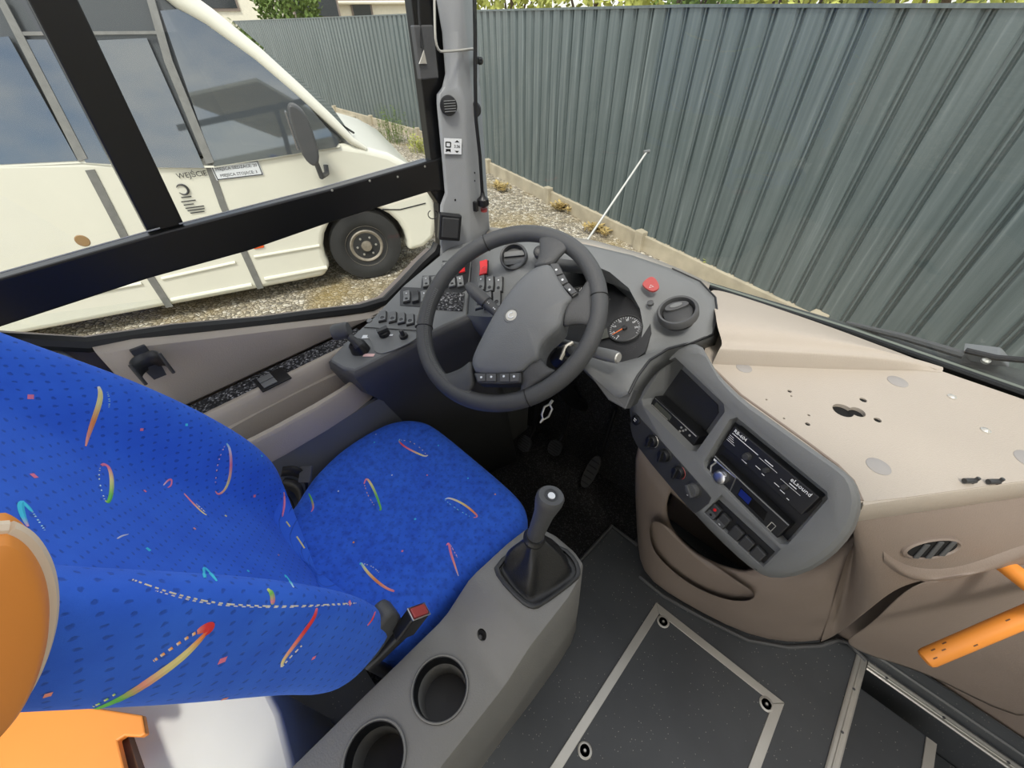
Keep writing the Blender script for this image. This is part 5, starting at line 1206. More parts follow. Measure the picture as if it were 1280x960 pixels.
# woven rainbow commas and dots: thread laid on the fabric, found by casting onto the upholstery
def seat_bvh(o):
    dg = bpy.context.evaluated_depsgraph_get(); ev = o.evaluated_get(dg); me = ev.to_mesh(); off = base_of(o)
    t = BVHTree.FromPolygons([v.co + off for v in me.vertices], [list(p.vertices) for p in me.polygons]); ev.to_mesh_clear(); return t
TB = {'c': seat_bvh(cushion), 'b': seat_bvh(back)}
THR = {'c': ([], [], []), 'b': ([], [], [])}
PAL = {'r': (235, 60, 60), 'p': (240, 130, 160), 'y': (240, 225, 150), 'g': (110, 200, 90), 'c': (70, 205, 235), 'o': (245, 150, 80), 'w': (225, 225, 235), 's': (245, 160, 140)}
def hit(o, px, py):
    for k in ((o,) if o != '*' else ('c', 'b')):
        h = TB[k].ray_cast(CAM, ray(px, py).normalized())
        if h[0] is not None: return h[0], h[1]
    return None
def ribbon(o, pts, wd, cols):
    """pts pixel polyline, wd list of widths in metres, cols a string of palette keys"""
    hs = [hit(o, *p) for p in pts]; vs, fs, cl = THR[o]
    seq = [(h, i) for i, h in enumerate(hs) if h]
    if len(seq) < 2: return
    b = len(vs); n = len(pts)
    for k, (h, i) in enumerate(seq):
        q, nn = h; a = seq[max(k - 1, 0)][0][0]; c = seq[min(k + 1, len(seq) - 1)][0][0]; t = (c - a)
        if nn.dot(CAM - q) < 0: nn = -nn
        if t.length < 1e-7: t = V((1, 0, 0))
        s = nn.cross(t.normalized()).normalized(); w_ = wd[min(i, len(wd) - 1)] / 2
        f = i / (n - 1) * (len(cols) - 1); j = min(int(f), len(cols) - 2) if len(cols) > 1 else 0; g_ = f - j
        ca = lin(PAL[cols[j]]); cb = lin(PAL[cols[min(j + 1, len(cols) - 1)]]); col = tuple(ca[m] * (1 - g_) + cb[m] * g_ for m in range(4))
        vs += [q + s * w_ + nn * .0003, q + nn * .0012, q - s * w_ + nn * .0003]; cl += [col] * 3
    for k in range(len(seq) - 1):
        a = b + 3 * k; fs += [(a, a + 1, a + 4, a + 3), (a + 1, a + 2, a + 5, a + 4)]
def comma(o, pts, cols, w_=.0042, ret=True):
    """a smooth stroke through the points; a fainter dotted return stroke"""
    p = chaikin([tuple(map(float, q)) for q in pts], 3, False); n = len(p)
    ribbon(o, p, [w_ * (.45 + .75 * math.sin(PI * min(1, i / n * 1.1))) for i in range(n)], cols)
def dashes(o, pts, cols, w_=.0022, k=9):
    p = chaikin([tuple(map(float, q)) for q in pts], 3, False); n = len(p)
    for i in range(k):
        a = int(i / k * (n - 1)); b = min(n - 1, a + max(1, int(n / k * .55)))
        if b > a: ribbon(o, [p[a], ((p[a][0] + p[b][0]) / 2, (p[a][1] + p[b][1]) / 2), p[b]], [w_] * 3, cols)
def dot(o, x, y, col, s=3.2):
    h = hit(o, x, y)
    if not h: return
    q, nn = h
    if nn.dot(CAM - q) < 0: nn = -nn
    a = nn.cross(UW).normalized(); b_ = nn.cross(a); r = s * .0013; vs, fs, cl = THR[o]; k = len(vs)
    vs += [q + a * r + nn * .0006, q + b_ * r + nn * .0006, q - a * r + nn * .0006, q - b_ * r + nn * .0006]; cl += [lin(PAL[col])] * 4; fs.append((k, k + 1, k + 2, k + 3))
# backrest, left wing
comma('b', [(123, 483), (126, 492), (124, 505), (117, 525), (110, 545), (107, 558)], 'wyyoss', .006); dashes('b', [(134, 490), (137, 500), (136, 510)], 'cw')
comma('b', [(283, 554), (287, 560), (289, 575), (288, 595), (282, 612), (273, 619), (269, 614)], 'cwpyps', .005); dashes('b', [(281, 557), (275, 570), (271, 585), (269, 605)], 'wp')
dot('b', 38, 496, 'p', 3.5); dot('b', 177, 537, 'p', 2.5); dot('b', 233, 531, 'c', 2.5); dot('b', 318, 620, 'p'); dot('b', 327, 570, 'c', 2.5)
comma('b', [(355, 615), (356, 630), (353, 646)], 'spp', .004)
# backrest, centre panel
comma('b', [(126, 582), (131, 580), (137, 585), (140, 600), (139, 618), (135, 629), (131, 626)], 'pppyggy', .006); dashes('b', [(125, 585), (123, 595), (126, 612), (131, 626)], 'wwg')
comma('b', [(28, 627), (25, 632), (28, 645), (35, 659)], 'cccp', .006); comma('b', [(28, 627), (34, 633), (40, 640)], 'ccc', .005); dashes('b', [(40, 640), (48, 652), (56, 664)], 'cw')
comma('b', [(230, 617), (240, 628), (252, 640), (258, 644)], 'spyy', .0045); dashes('b', [(245, 630), (256, 640)], 'yw')
comma('b', [(204, 607), (210, 600), (215, 599), (214, 607), (209, 610)], 'wppp', .003)
comma('b', [(146, 674), (152, 670), (160, 668)], 'www', .002)
comma('b', [(256, 723), (254, 708), (262, 715), (271, 727)], 'cccc', .0045)
comma('b', [(357, 722), (356, 718), (362, 726), (367, 735)], 'cccw', .004)
for x, y, c, s in [(42, 595, 'p', 4), (185, 687, 'c', 3.5), (310, 714, 'c', 2.5), (243, 661, 's', 2.5), (282, 645, 'y', 2.5), (348, 694, 'o', 2), (181, 614, 'p', 2.5)]: dot('b', x, y, c, s)
# backrest, right wing
comma('b', [(108, 890), (135, 881), (165, 866), (195, 846), (225, 824), (245, 805), (259, 789)], 'yggsyyor', .010)
comma('b', [(246, 790), (259, 783), (262, 786), (256, 794)], 'srrr', .009)
dashes('b', [(192, 826), (212, 812), (232, 798), (250, 788)], 'wyoo', .004, 8); dashes('b', [(118, 882), (132, 875), (146, 866)], 'yg', .003, 4)
comma('b', [(396, 760), (393, 772), (380, 790), (365, 810), (354, 825), (352, 833)], 'prrsyw', .007); dashes('b', [(353, 833), (362, 822), (378, 806)], 'yw', .003, 6)
comma('b', [(334, 736), (340, 742), (341, 752), (340, 756)], 'ygpg', .006)
comma('b', [(469, 765), (465, 775), (459, 782)], 'prp', .004)
dot('b', 278, 825, 'p', 4); dot('b', 281, 873, 's', 3.5); dot('b', 392, 822, 'p', 3); dot('b', 437, 754, 'p', 3.5); dot('b', 17, 687, 'y', 2.5); dot('b', 60, 868, 's', 2.5)
st_pts = [(165, 725), (200, 737), (235, 747), (270, 754), (310, 757), (350, 758), (390, 757), (420, 755), (445, 754)]
dashes('b', st_pts, 'ywwyy', .0016, 40); dashes('b', [(x - 6, y + 1.5) for x, y in st_pts[1:]], 'w', .0012, 30)
dashes('b', [(358, 652), (372, 672), (385, 692)], 'y', .003, 2)
# cushion
comma('c', [(535, 569), (532, 571), (518, 565), (505, 558), (498, 551), (500, 549)], 'ywyprcw', .0045); dashes('c', [(500, 550), (515, 552), (528, 562), (534, 570)], 'wyp', .002)
comma('c', [(455, 605), (458, 597), (464, 605), (471, 620), (477, 638), (474, 637)], 'ppyggg', .0050); dashes('c', [(455, 603), (459, 618), (468, 632)], 'py', .002)
comma('c', [(556, 624), (562, 622), (578, 629), (590, 638), (598, 646), (592, 647)], 'cwyops', .0045); dashes('c', [(556, 625), (570, 636), (588, 646)], 'wcc', .002)
comma('c', [(450, 706), (451, 703), (458, 714), (470, 726), (482, 735), (494, 740), (490, 737)], 'ccyosps', .0050); dashes('c', [(452, 704), (466, 708), (474, 716)], 'wy', .002)
comma('c', [(558, 682), (561, 678), (563, 690), (568, 705), (573, 720)], 'pppsw', .0045); dashes('c', [(563, 681), (572, 697)], 'pw', .002)
comma('c', [(386, 617), (390, 625), (392, 635), (389, 640)], 'ggpp', .004)
for x, y, c, s in [(468, 553, 'c', 2), (470, 543, 'w', 1.6), (548, 557, 'c', 2), (490, 594, 'w', 2), (534, 594, 'p', 2.2), (585, 598, 'c', 2), (619, 618, 's', 2), (519, 649, 'c', 2.6), (442, 678, 'o', 2.2), (503, 689, 'p', 2.4), (423, 614, 'w', 2), (374, 681, 'p', 2)]: dot('c', x, y, c, s)
def put_thread(o, key):
    vs, fs, cl = THR[key]; off = base_of(o); realize(o); me = o.data; me.materials.append(MATS['rainbow_thread'])
    bm = bmesh.new(); bm.from_mesh(me); la = bm.verts.layers.float_color.new('thread'); nv = []
    for p, c in zip(vs, cl): q = bm.verts.new(p - off); q[la] = c; nv.append(q)
    for f in fs: g_ = bm.faces.new([nv[k] for k in f]); g_.material_index = 1
    bm.to_mesh(me); bm.free()
    for p in me.polygons: p.use_smooth = p.material_index == 0
put_thread(back, 'b'); put_thread(cushion, 'c')
# piping between centre panel and wings, pedestal, side cover, buckle
m_ = MB(); pts = [(-.60, -.04, .49), (-.60, .30, .49)]
m_.prism([(-.78, -.02, .40), (-.39, -.02, .40), (-.39, .30, .40), (-.78, .30, .40)], (0, 0, .08)); m_.build('seat_pan', 'black_plastic', seat, bevel=.01)
rows = []
for k in range(9):
    e = .012 * (k % 2); rows.append([V((x, y, .10 + .035 * k)) for x, y in chaikin([(-.76 - e, .0 - e), (-.41 + e, .0 - e), (-.41 + e, .27 + e), (-.76 - e, .27 + e)], 1)])
m_ = MB(); m_.loft(rows, closed=True, caps=True); m_.build('bellows', 'black_rubber', seat)
m_ = MB(); m_.prism([(-.80, -.06, 0), (-.37, -.06, 0), (-.37, .32, 0), (-.80, .32, 0)], (0, 0, .10)); m_.build('pedestal', 'black_plastic', seat, bevel=.01)
# side cover (grey recliner cover) right of the backrest
a_ = [(386, 862), (430, 826), (470, 790), (486, 768), (497, 764), (505, 776), (503, 795), (480, 815), (445, 845), (415, 868), (395, 870)]
PSc = Plane((-.322, 0, .7), (1, 0, 0), (0, 1, 0))
m_ = MB(); m_.prism([PSc.hit(x, y) for x, y in chaikin(a_, 1)], (-.035, 0, 0)); m_.build('recliner_cover', 'dark_grey_plastic', seat, bevel=.008, seg=3, smooth=True)
# buckle
bq = P(520, 769, x=-.305); bkl = thing('seat_belt_buckle', 'black seat belt buckle with a red release button between seat and gear console', 'buckle', tuple(bq))
dirb = (P(534, 764, x=-.300) - P(505, 775, x=-.305)).normalized(); upb = V((0, -.35, 1)); upb = (upb - dirb * upb.dot(dirb)).normalized(); sdb = dirb.cross(upb)
Rb = Matrix((dirb, sdb, upb)).transposed()
m_ = MB(); m_.box(bq - upb * .02, (.040, .024, .06), Rb); m_.build('buckle_body', 'black_plastic', bkl, bevel=.004)
m_ = MB(); m_.box(bq + upb * .0105, (.032, .018, .006), Rb); m_.build('release_button', 'salmon_plastic', bkl, bevel=.0015, label='red release button')
m_ = MB(); m_.tube([bq + upb * .0105 + dirb * a + sdb * b for a, b in [(-.019, -.011), (.019, -.011), (.019, .011), (-.019, .011), (-.019, -.011)]], .0016, 6); m_.build('buckle_rim', 'chrome', bkl, smooth=True)
m_ = MB(); m_.tube([bq - upb * .04, bq - upb * .12 - dirb * .03, V((-.335, -.02, .42))], .012, 10); m_.build('buckle_stalk', 'black_plastic', bkl, smooth=True)
# seat belt at the left of the cushion
sb = thing('seat_belt', 'black seat belt with a grey tongue lying left of the blue cushion', 'belt', tuple(P(370, 600, z=.60)))
def band(pts, w_, dirw, m, name, par, th=.0025):
    m_ = MB(); pts = [V(p) for p in chaikin([tuple(p) for p in pts], 2, False)]; dw = V(dirw).normalized() * w_ / 2; m_.loft([[p - dw for p in pts], [p + dw for p in pts]]); return m_.build(name, m, par, solid=th, smooth=True)
band([P(352, 590, z=.70), P(368, 588, z=.70), P(384, 598, z=.66), P(384, 618, z=.60)], .030, (0, .6, 1), 'black_rubber', 'webbing', sb)
band([P(352, 604, z=.64), P(366, 606, z=.64), P(376, 616, z=.62), P(374, 640, z=.56)], .040, (.3, .6, .8), 'black_rubber', 'webbing', sb)
band([P(350, 622, z=.60), P(360, 628, z=.58), P(366, 645, z=.54)], .040, (.3, .6, .8), 'black_rubber', 'webbing', sb)
tq = P(382, 593, z=.68); m_ = MB(); m_.box(tq, (.030, .042, .010), Matrix((RW, (HW + UW * .6).normalized(), RW.cross((HW + UW * .6).normalized()))).transposed()); m_.build('belt_tongue', 'dark_grey_plastic', sb, bevel=.002)

# =================================================================== GEAR CONSOLE
gcn = thing('gear_console', 'grey gear console with two cup holders right of the blue seat', 'console', (-.22, .1, 0))
ZG, ZL = .755, .685
ptop = [P(x, y, z=ZG) for x, y in [(590, 722), (640, 676), (655, 671), (704, 680), (722, 694), (728, 712), (728, 722), (668, 788)]]
L0 = P(590, 722, z=ZG); R0 = P(667, 789, z=ZG); L1 = P(556, 768, z=ZL + .0); R1 = P(634, 857, z=ZL); 
L2 = V((L1.x - .012, -.36, ZL)); R2 = V((R1.x + .0, -.36, ZL))
body = MB()
# cross sections from rear to front (closed loops of 10 points in x-z)
def sec(y, xl, xr, z, ylean=0, xb=.02, foot=0):
    r = .012
    return [V((xl, y, z - r)), V((xl + r * .3, y, z - r * .3)), V((xl + r, y, z)), V((xr - r, y, z)), V((xr - r * .3, y, z - r * .3)), V((xr, y, z - r)), V((xr + .012, y, z - .20)), V((xr - .012, y + foot * .5, z * .45)), V((xr - .022, y + foot, 0)), V((xl, y + foot, 0)), V((xl, y, z * .5))]
xl_, xr_ = L1.x, R1.x
rows = [sec(-.36, xl_ - .01, xr_ - .004, ZL), sec(-.1, xl_ - .005, xr_, ZL), sec(.085, xl_, xr_, ZL), sec(.108, xl_, xr_, ZL + .006), sec(.165, xl_ + .004, xr_ + .002, ZG - .008), sec(.185, xl_ + .006, xr_ + .003, ZG, foot=.02), sec(.27, xl_ + .010, xr_ + .002, ZG, foot=.06), sec(.315, xl_ + .016, xr_ - .004, ZG, foot=.10), sec(.342, xl_ + .04, xr_ - .018, ZG - .004, foot=.12), sec(.352, xl_ + .06, xr_ - .04, ZG - .014, foot=.13)]
body.loft(rows, closed=True, caps=True); gb = body.build('console_body', 'console_plastic', gcn, smooth=False)
cuts = []
c1 = P(550, 860, z=ZL); c2 = P(468, 948, z=ZL)
for c in (c1, c2):
    m_ = MB(); m_.lathe(c - UW * .10, UW, [(.040, 0), (.0455, .10), (.0475, .12)], 48); cuts.append(m_)
hs_ = P(596, 799, z=.712); m_ = MB(); m_.lathe(hs_ + V((0, .03, -.02)), V((0, -.75, .6)), [(.0105, -.01), (.0105, .06)], 24); cuts.append(m_)
bc = (ptop[0] + ptop[3] + ptop[7] + ptop[5]) / 4
cut(gb, cuts)
q_ = gb.modifiers.new('bevel', 'BEVEL'); q_.width = .004; q_.segments = 3; q_.limit_method = 'ANGLE'; q_.angle_limit = math.radians(50)
for p in gb.data.polygons: p.use_smooth = True
try: gb.data.set_sharp_from_angle(angle=math.radians(38))
except Exception: pass
for c in (c1, c2):
    m_ = MB(); m_.lathe(c, UW, [(.030, -.096), (.0475, -.095), (.0475, .0), (.0505, .0005), (.0505, .0025), (.0485, .0035), (.0455, .002), (.0445, -.004), (.042, -.09), (0, -.092)], 48)
    ch = m_.build('cup_holder', 'black_plastic', gcn, smooth=True)
    m_ = MB(); m_.lathe(c, UW, [(.0505, .0008), (.0500, .0034), (.0482, .0042), (.0468, .0030)], 48, cap=False); m_.build('cup_holder_rim', 'console_plastic', ch, smooth=True)
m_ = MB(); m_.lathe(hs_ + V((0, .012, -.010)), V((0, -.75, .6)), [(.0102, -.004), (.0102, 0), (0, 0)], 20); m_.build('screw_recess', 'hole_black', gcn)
m_ = MB(); m_.lathe(hs_ + V((0, .010, -.010)), V((0, -.75, .6)), [(.004, 0), (.004, .003), (0, .003)], 12); m_.build('screw_head', 'charcoal_plastic', gcn)
# gear lever: gaiter frame, gaiter, knob
fpx = [(616, 706), (655, 678), (664, 675), (705, 683), (722, 700), (727, 716), (722, 726), (676, 760), (664, 762), (650, 754), (622, 724)]
fq = [P(x, y, z=ZG + .001) for x, y in fpx]; cen_ = sum(fq, V((0, 0, 0))) / len(fq)
def fr(k, z): return [V(q) for q in chaikin([tuple(cen_ + (p - cen_) * k + UW * z) for p in fq], 1)]
gl = thing('gear_lever', 'black gear lever with a leather gaiter on top of the grey console', 'gear lever', tuple(cen_))
m_ = MB(); m_.loft([fr(1.0, 0), fr(.99, .004), fr(.95, .006), fr(.89, .005), fr(.87, -.001)], closed=True); m_.build('gaiter_frame', 'charcoal_plastic', gl, smooth=True, solid=.002)
kb = P(672, 675, x=cen_.x + .0); kb = V((cen_.x - .004, cen_.y + .012, ZG + .105)); kt = V((cen_.x - .012, cen_.y + .0, ZG + .24))
kbp = P(668, 672, z=ZG + .085); ktp = P(689, 619, z=ZG + .225)
rows = []
N_ = len(fr(1, 0))
for k, (sc_, z, wr) in enumerate([(.88, .002, 0), (.80, -.004, .02), (.76, .010, .07), (.64, .030, .16), (.50, .050, .24), (.36, .068, .20), (.23, .080, .06), (.20, .088, 0)]):
    f = k / 7; base = fr(sc_, z); sh = (kbp - cen_); sh = V((sh.x, sh.y, 0)) * f
    rows.append([cen_ + (p - cen_) * (1 + wr * (.9 * math.sin(j * 2 * PI / N_ * 4 + .7 + k * .25) + .5 * math.sin(j * 2 * PI / N_ * 7 + k))) + sh for j, p in enumerate(base)])
for r_i in range(len(rows)):
    z = [.002, -.002, .012, .030, .050, .068, .080, .088][r_i]
    rows[r_i] = [V((p.x, p.y, ZG + .001 + z + (.009 * math.sin(j * 1.1 + r_i) if 1 < r_i < 5 else 0))) for j, p in enumerate(rows[r_i])]
m_ = MB(); m_.loft(rows, closed=True, caps=False); m_.build('gaiter', 'boot_leather', gl, smooth=True, sub=1)
kd = (ktp - kbp).normalized()
m_ = MB(); m_.lathe(kbp - kd * .004, kd, [(.020, -.004), (.021, .004), (.018, .008), (.017, .012)], 20); m_.build('gaiter_collar', 'boot_leather', gl, smooth=True)
Lk = (ktp - kbp).length
rows = []
a_ax = (RW - kd * RW.dot(kd)).normalized(); b_ax = kd.cross(a_ax)
for f, rx, ry in [(0, .0125, .0125), (.05, .0150, .0145), (.35, .0160, .0155), (.62, .0175, .0170), (.75, .0205, .0195), (.88, .0235, .0215), (.96, .0235, .0215), (1.0, .0205, .0185), (1.005, .0165, .015)]:
    rows.append([kbp + kd * Lk * f + a_ax * rx * math.cos(t) + b_ax * ry * math.sin(t) for t in [k * PI / 12 for k in range(24)]])
m_ = MB(); m_.loft(rows, closed=True, caps=True); kn = m_.build('lever_knob', 'dark_grey_plastic', gl, smooth=True)
m_ = MB(); m_.lathe(ktp + kd * .0005, kd, [(.0115, 0), (.0115, .0012), (.0095, .0016), (.0085, .0006), (0, .0006)], 24); kc = m_.build('knob_ring', 'charcoal_plastic', kn, smooth=True)
m_ = MB(); m_.lathe(ktp + kd * .001 - b_ax * .002, kd, [(.0062, 0), (.006, .0016), (0, .002)], 20); m_.build('knob_button', 'white_print', kn, smooth=True)

# =================================================================== STEERING WHEEL
WN = V((.099, -.681, 1)).normalized(); WC = V((-.542, .534, 1.07))
PW = Plane(WC, WN, RW)
# wheel axes: 'a' runs towards the upper right button group
axp = PW.hit(712, 352) - PW.hit(622, 478); ax = (axp - PW.n * axp.dot(PW.n)).normalized(); ay = PW.n.cross(ax)
sw_ = thing('steering_wheel', 'dark leather steering wheel with four spokes and button groups', 'steering wheel', tuple(WC))
RM, RT = .2055, .0195
m_ = MB(); seg = 96; ts = 16; rows = []
for i in range(seg):
    g = 2 * PI * i / seg; d = ax * math.cos(g) + ay * math.sin(g)
    thick = RT * (1 + .10 * max(0, math.cos(4 * (g - PI / 4)) ) * 0 )
    rows.append([WC + d * (RM + math.cos(t) * thick * .95) + PW.n * math.sin(t) * thick for t in [k * 2 * PI / ts for k in range(ts)]])
rows.append(rows[0]); m_.loft(rows, closed=True); bpy_rim = m_.build('wheel_rim', 'leather', sw_, smooth=True)
for g in [math.radians(q) for q in (52, -52, 128, -128)]:
    d = ax * math.cos(g) + ay * math.sin(g); tdir = -ax * math.sin(g) + ay * math.cos(g)
    m_ = MB(); m_.tube([WC + d * (RM + math.cos(t) * (RT * .97)) + PW.n * math.sin(t) * (RT * 1.015) for t in [k * 2 * PI / 24 for k in range(25)]], .0012, 6); m_.build('seam', 'black_rubber', bpy_rim, smooth=True)
# lacing along the inner edge on the far-left arc
m_ = MB()
for k in range(70):
    g = math.atan2((PW.hit(540, 440) - WC).dot(ay), (PW.hit(540, 440) - WC).dot(ax)) + (k - 35) * .024
    c0_ = lambda gg, t: WC + (ax * math.cos(gg) + ay * math.sin(gg)) * (RM + math.cos(t) * RT * .96) + PW.n * math.sin(t) * RT * 1.02
    m_.tube([c0_(g, math.radians(120)), c0_(g + .014, math.radians(150))], .0007, 4); m_.tube([c0_(g + .014, math.radians(120)), c0_(g, math.radians(150))], .0007, 4)
tag(m_.build('lacing', 'grey_plastic', bpy_rim), kind='stuff')
K = lambda cx, cy: (500 + cx / 3.84, 270 + cy / 3.84)
pad = [K(*q) for q in [(640, 247), (700, 228), (728, 236), (760, 300), (800, 362), (828, 392), (800, 425), (780, 480), (772, 525), (735, 560), (690, 600), (668, 640), (664, 684), (625, 702), (578, 748), (470, 754), (362, 754), (343, 712), (346, 680), (372, 620), (402, 560), (450, 470), (520, 365), (585, 290)]]
pad = chaikin(pad, 1); PD = .030
pq = [PW.hit(x, y, PD) for x, y in pad]; pc_ = sum(pq, V((0, 0, 0))) / len(pq)
def pr_(k, o): return [pc_ + (p - pc_) * k + PW.n * o for p in pq]
m_ = MB(); m_.loft([pr_(.98, -.06), pr_(1.0, -.02), pr_(1.0, -.004), pr_(.985, .0), pr_(.9, .005), pr_(.6, .010), pr_(.3, .0125), pr_(.05, .0135)], closed=True, caps=True); padо = m_.build('wheel_pad', 'wheel_pad', sw_, smooth=True)
eq = PW.hit(*K(536, 480), PD + .010)
m_ = MB(); m_.lathe(eq, PW.n, [(.0175, -.006), (.0175, .001), (.016, .003), (.0135, .0015), (0, .0015)], 32); em = m_.build('round_emblem', 'grey_plastic', padо, smooth=True)
m_ = MB(); m_.lathe(eq + PW.n * .0016, PW.n, [(.0125, 0), (.012, .0016), (0, .002)], 28); eb = m_.build('emblem_disc', 'steel', em, smooth=True)
m_ = MB(); u0, v0 = ax, ay
m_.tube([eq + PW.n * .0038 + (PW.u * math.cos(t) + PW.v * math.sin(t)) * .006 for t in [math.radians(g) for g in range(60, 330, 20)]], .0014, 6); m_.build('emblem_mark', 'white_print', em)
# spokes: (hub edge a, hub edge b, mid a, mid b, rim edge a, rim edge b)
def spoke(hub, midp, rimp, o1=.010, o2=.004):
    rows = []
    st = []
    for f in (0, .25, .5, .75, 1):
        def lerp3(A, B, C_):
            return tuple((1 - f) ** 2 * A[k] + 2 * f * (1 - f) * B[k] + f * f * C_[k] for k in (0, 1))
        st.append((lerp3(hub[0], midp[0], rimp[0]), lerp3(hub[1], midp[1], rimp[1]), f))
    for a, b, f in st:
        o = o1 * (1 - f) + o2 * f; A_ = PW.hit(*K(*a), o); B_ = PW.hit(*K(*b), o); c = (A_ + B_) / 2; h = (A_ - B_) / 2; th = .015 - .003 * f
        rows.append([c + h * math.cos(t) * (1 if abs(math.cos(t)) < .99 else 1) + PW.n * th * math.sin(t) for t in [k * PI / 8 for k in range(16)]])
    m_ = MB(); m_.loft(rows, closed=True, caps=True); return m_.build('spoke', 'leather', sw_, sub=1)
spoke([(628, 262), (735, 245)], [(700, 190), (760, 190)], [(655, 80), (862, 118)], .014, .004)
spoke([(815, 392), (770, 545)], [(850, 405), (850, 500)], [(925, 262), (935, 540)], .014, .002)
spoke([(352, 680), (366, 800)], [(300, 760), (330, 850)], [(140, 770), (320, 900)], .012, .002)
spoke([(570, 770), (680, 670)], [(600, 800), (690, 740)], [(560, 880), (770, 740)], .012, .002)
# lower bridge plates carrying the buttons
m_ = MB(); m_.prism([PW.hit(*K(*q), .026) for q in [(716, 232), (762, 226), (806, 316), (856, 366), (826, 390), (770, 318)]], -PW.n * .03); bp1 = m_.build('button_panel', 'charcoal_plastic', sw_, bevel=.003)
m_ = MB(); m_.prism([PW.hit(*K(*q), .026) for q in [(352, 752), (582, 750), (580, 800), (480, 806), (372, 802)]], -PW.n * .03); bp2 = m_.build('button_panel', 'charcoal_plastic', sw_, bevel=.003)
for par, qd, dt in [(bp1, [(722, 232), (758, 230), (784, 278), (750, 288)], (750, 258)), (bp1, [(754, 294), (788, 283), (808, 318), (778, 334)], (780, 306)), (bp1, [(784, 342), (812, 324), (850, 366), (824, 380)], (814, 354)),
                    (bp2, [(362, 757), (412, 757), (412, 794), (378, 796)], (390, 774)), (bp2, [(415, 757), (463, 757), (463, 795), (415, 795)], (438, 772)), (bp2, [(482, 757), (526, 757), (526, 797), (482, 797)], (498, 769)), (bp2, [(529, 757), (577, 755), (572, 795), (529, 797)], (547, 770))]:
    m_ = MB(); m_.prism([PW.hit(*K(*q), .0262) for q in qd], PW.n * .003); o = m_.build('wheel_button', 'dark_grey_plastic', par, bevel=.001)
    m_ = MB(); m_.lathe(PW.hit(*K(*dt), .0292), PW.n, [(.0024, -.001), (.0024, .0006), (0, .0007)], 12); m_.build('button_symbol', 'white_print', o)
# column with stalks and the ignition key
col = thing('steering_column', 'dark steering column shroud behind the wheel with two stalks', 'steering column', tuple(WC - WN * .1))
cx_, cy_ = PW.u, PW.v
def oval(d, a, b, dx=0, dy=0): return [WC - WN * d + cx_ * (a * math.cos(t) + dx) + cy_ * (b * math.sin(t) + dy) for t in [k * PI / 12 for k in range(24)]]
m_ = MB(); m_.loft([oval(.035, .040, .045), oval(.05, .058, .062), oval(.10, .062, .075, .005, -.01), oval(.20, .055, .075, .01, -.02), oval(.30, .050, .06, .01, -.02)], closed=True, caps=True); m_.build('column_shroud', 'charcoal_plastic', col, smooth=True)
m_ = MB(); m_.tube([WC - WN * .28, WC - WN * .75, WC - WN * 1.02 + V((0, .05, 0))], [.032, .028, .022], 14); m_.build('column_shaft', 'black_plastic', col, smooth=True)
s0, s1 = PW.hit(*K(470, 450), -.055), P(*K(322, 330), t=.93); s1 = PW.hit(*K(322, 330), -.02)
s0 = PW.hit(*K(475, 470), -.055)
sd_ = (s1 - s0); 
m_ = MB(); m_.tube([s0 - sd_ * .5, s0, s0 + sd_ * .35, s0 + sd_ * .42, s0 + sd_ * .6, s0 + sd_ * .85, s1], [.0105, .0125, .0135, .016, .0165, .015, .009], 14); sk_ = m_.build('indicator_stalk', 'dark_grey_plastic', col, smooth=True)
m_ = MB(); m_.tube([s0 + sd_ * .37, s0 + sd_ * .40], [.0160, .0160], 16); m_.build('stalk_ring', 'black_rubber', sk_, smooth=True)
for f in (.08, .12, .27, .31):
    m_ = MB(); m_.lathe(s0 + sd_ * f + WN * .0130 + cx_ * .001, WN, [(.0016, -.001), (.0016, .0006), (0, .0006)], 8); m_.build('stalk_symbol', 'white_print', sk_)
w0_, w1_ = PW.hit(*K(930, 650), -.075), PW.hit(*K(1045, 680), -.055)
wd_ = (w1_ - w0_)
m_ = MB(); m_.tube([w0_ - wd_ * 1.6, w0_, w0_ + wd_ * .4, w0_ + wd_ * .8, w1_], [.010, .012, .013, .0135, .0125], 16); ws_ = m_.build('wiper_stalk', 'grey_plastic', col, smooth=True)
m_ = MB(); m_.tube([w1_ - wd_.normalized() * .002, w1_ + wd_.normalized() * .003], [.0118, .0095], 16); m_.build('stalk_end', 'steel', ws_, smooth=True)
ig = PW.hit(*K(800, 660), -.06); m_ = MB(); m_.lathe(ig, (PW.n + cx_ * .9).normalized(), [(.02, -.04), (.021, 0), (.017, .006), (.012, .007), (.011, .02), (0, .021)], 24); igo = m_.build('ignition_lock', 'black_plastic', col, smooth=True)
m_ = MB(); m_.tube([PW.hit(*K(770, 690), -.05), PW.hit(*K(800, 625), -.045), PW.hit(*K(830, 605), -.045)], [.004, .006, .004], 8); m_.build('lock_trim', 'steel', igo, smooth=True)
kq = P(683, 515, t=.96); key = thing('hanging_key', 'silver key ring tag hanging below the steering wheel rim', 'key', tuple(kq))
kd1 = (P(689, 503, t=.96) - P(679, 527, t=.96)); k1 = kd1.normalized(); k2 = (RW - k1 * RW.dot(k1)).normalized()
m_ = MB(); m_.tube([kq + k1 * .020, kq + k1 * .012 + k2 * .010, kq - k1 * .008 + k2 * .009, kq - k1 * .020, kq - k1 * .010 - k2 * .008, kq + k1 * .010 - k2 * .009, kq + k1 * .020], .0028, 8); m_.build('key_bow', 'chrome', key, smooth=True)
m_ = MB(); m_.tube([kq + k1 * .018, kq + k1 * .032 + k2 * .003], .0035, 8); m_.build('key_blade', 'chrome', key, smooth=True)
m_ = MB(); m_.tube([kq - k1 * .016, kq - k1 * .030 - k2 * .004], [.004, .002], 8); m_.build('key_tip', 'steel', key, smooth=True)

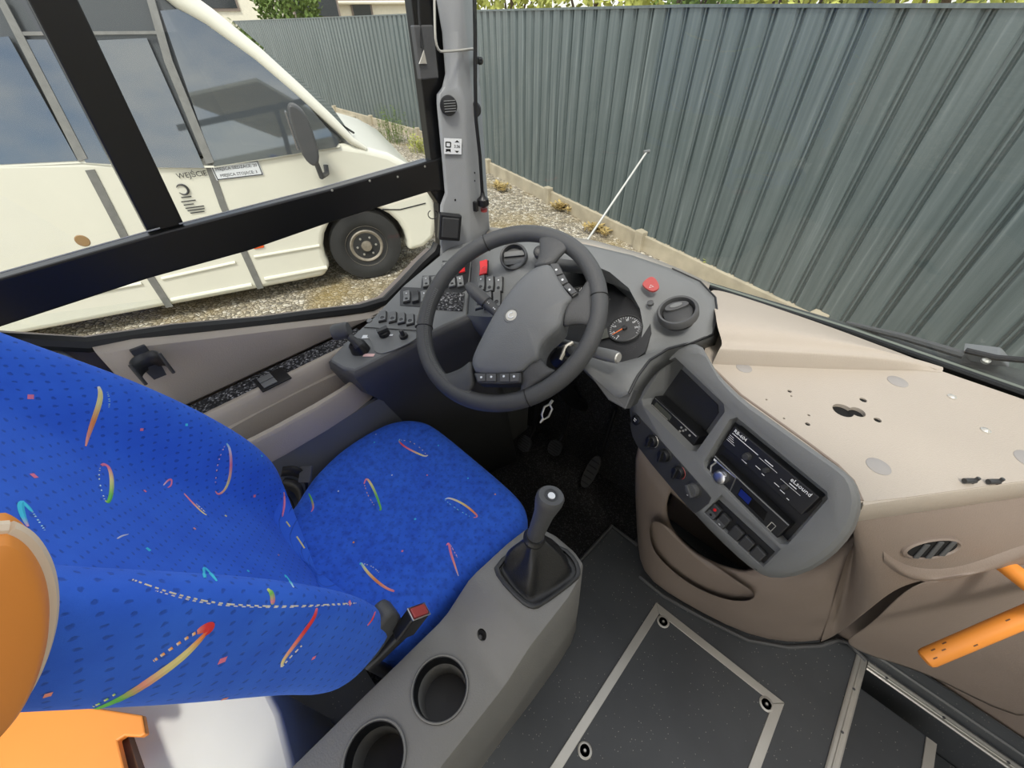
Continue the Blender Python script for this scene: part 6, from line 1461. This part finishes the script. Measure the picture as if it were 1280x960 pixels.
# =================================================================== PARTITION BEHIND THE SEAT
ph = thing('seat_partition', 'orange rounded partition shell with a cream edge behind the driver seat', 'partition', (-.34, -.30, .9))
oc = [P(x, y, x=-.262) for x, y in [(0, 681), (30, 692), (50, 716), (62, 745), (66, 780), (62, 815), (50, 855), (36, 885), (18, 912), (0, 930)]]
pn = (oc[0] - oc[-1]).cross(oc[4] - oc[0]).normalized()
if pn.dot(CAM - oc[4]) < 0: pn = -pn
ext = [oc[-1] + V((0, -.05, -.03)), oc[-1] + V((0, -.22, -.06)), V((-.262, oc[-1].y - .42, oc[-1].z)), V((-.262, oc[-1].y - .45, oc[0].z)), oc[0] + V((0, -.22, .05)), oc[0] + V((0, -.05, .02))]
full = chaikin([tuple(p) for p in oc + ext], 2); full = [V(p) for p in full]; fc = sum(full, V((0, 0, 0))) / len(full)
m_ = MB(); m_.loft([[p - pn * .03 for p in full], [p - pn * .012 for p in full], [fc + (p - fc) * .99 - pn * .004 for p in full], [fc + (p - fc) * .95 for p in full], [fc + (p - fc) * .6 + pn * .006 for p in full], [fc + (p - fc) * .1 + pn * .008 for p in full]], closed=True, caps=True); m_.build('rounded_shell', 'orange_board', ph, smooth=True)
m_ = MB(); m_.tube([p - pn * .016 for p in full] + [full[0] - pn * .016], .0045, 8); m_.build('edge_trim', 'cream_edge', ph, smooth=True)
m_ = MB(); m_.tube([(-.278, -.45, .0), (-.278, -.45, 1.26)], .018, 14); m_.build('support_post', 'orange_paint', ph, smooth=True)
ZP = .52
opx = [(-60, 1010), (-60, 880), (40, 880), (100, 882), (178, 894), (182, 917), (175, 921), (155, 920), (147, 925), (165, 1000)]
os_ = thing('orange_shelf', 'flat orange board with a notched corner at the bottom left behind the seat', 'shelf', tuple(P(60, 930, z=ZP)))
m_ = MB(); m_.prism([P(x, y, z=ZP + .012) for x, y in opx], (0, 0, -.015)); m_.build('board', 'orange_board', os_, bevel=.003)
m_ = MB(); m_.prism([P(x, y, z=ZP - .008) for x, y in [(140, 915), (158, 915), (190, 1010), (160, 1010)]], (0, 0, -.02)); m_.build('wooden_edge', 'wood_brown', os_)
wb = thing('rear_locker', 'smooth white locker top behind the driver seat at the bottom left', 'locker', tuple(P(260, 930, z=0)))
lp = [P(x, y, z=.46) for x, y in [(100, 840), (330, 850), (350, 890), (368, 960), (352, 1100), (60, 1100)]]
m_ = MB(); m_.prism(lp, (0, 0, -.46)); m_.build('locker_body', 'white_panel', wb, bevel=.012, seg=3, smooth=True)
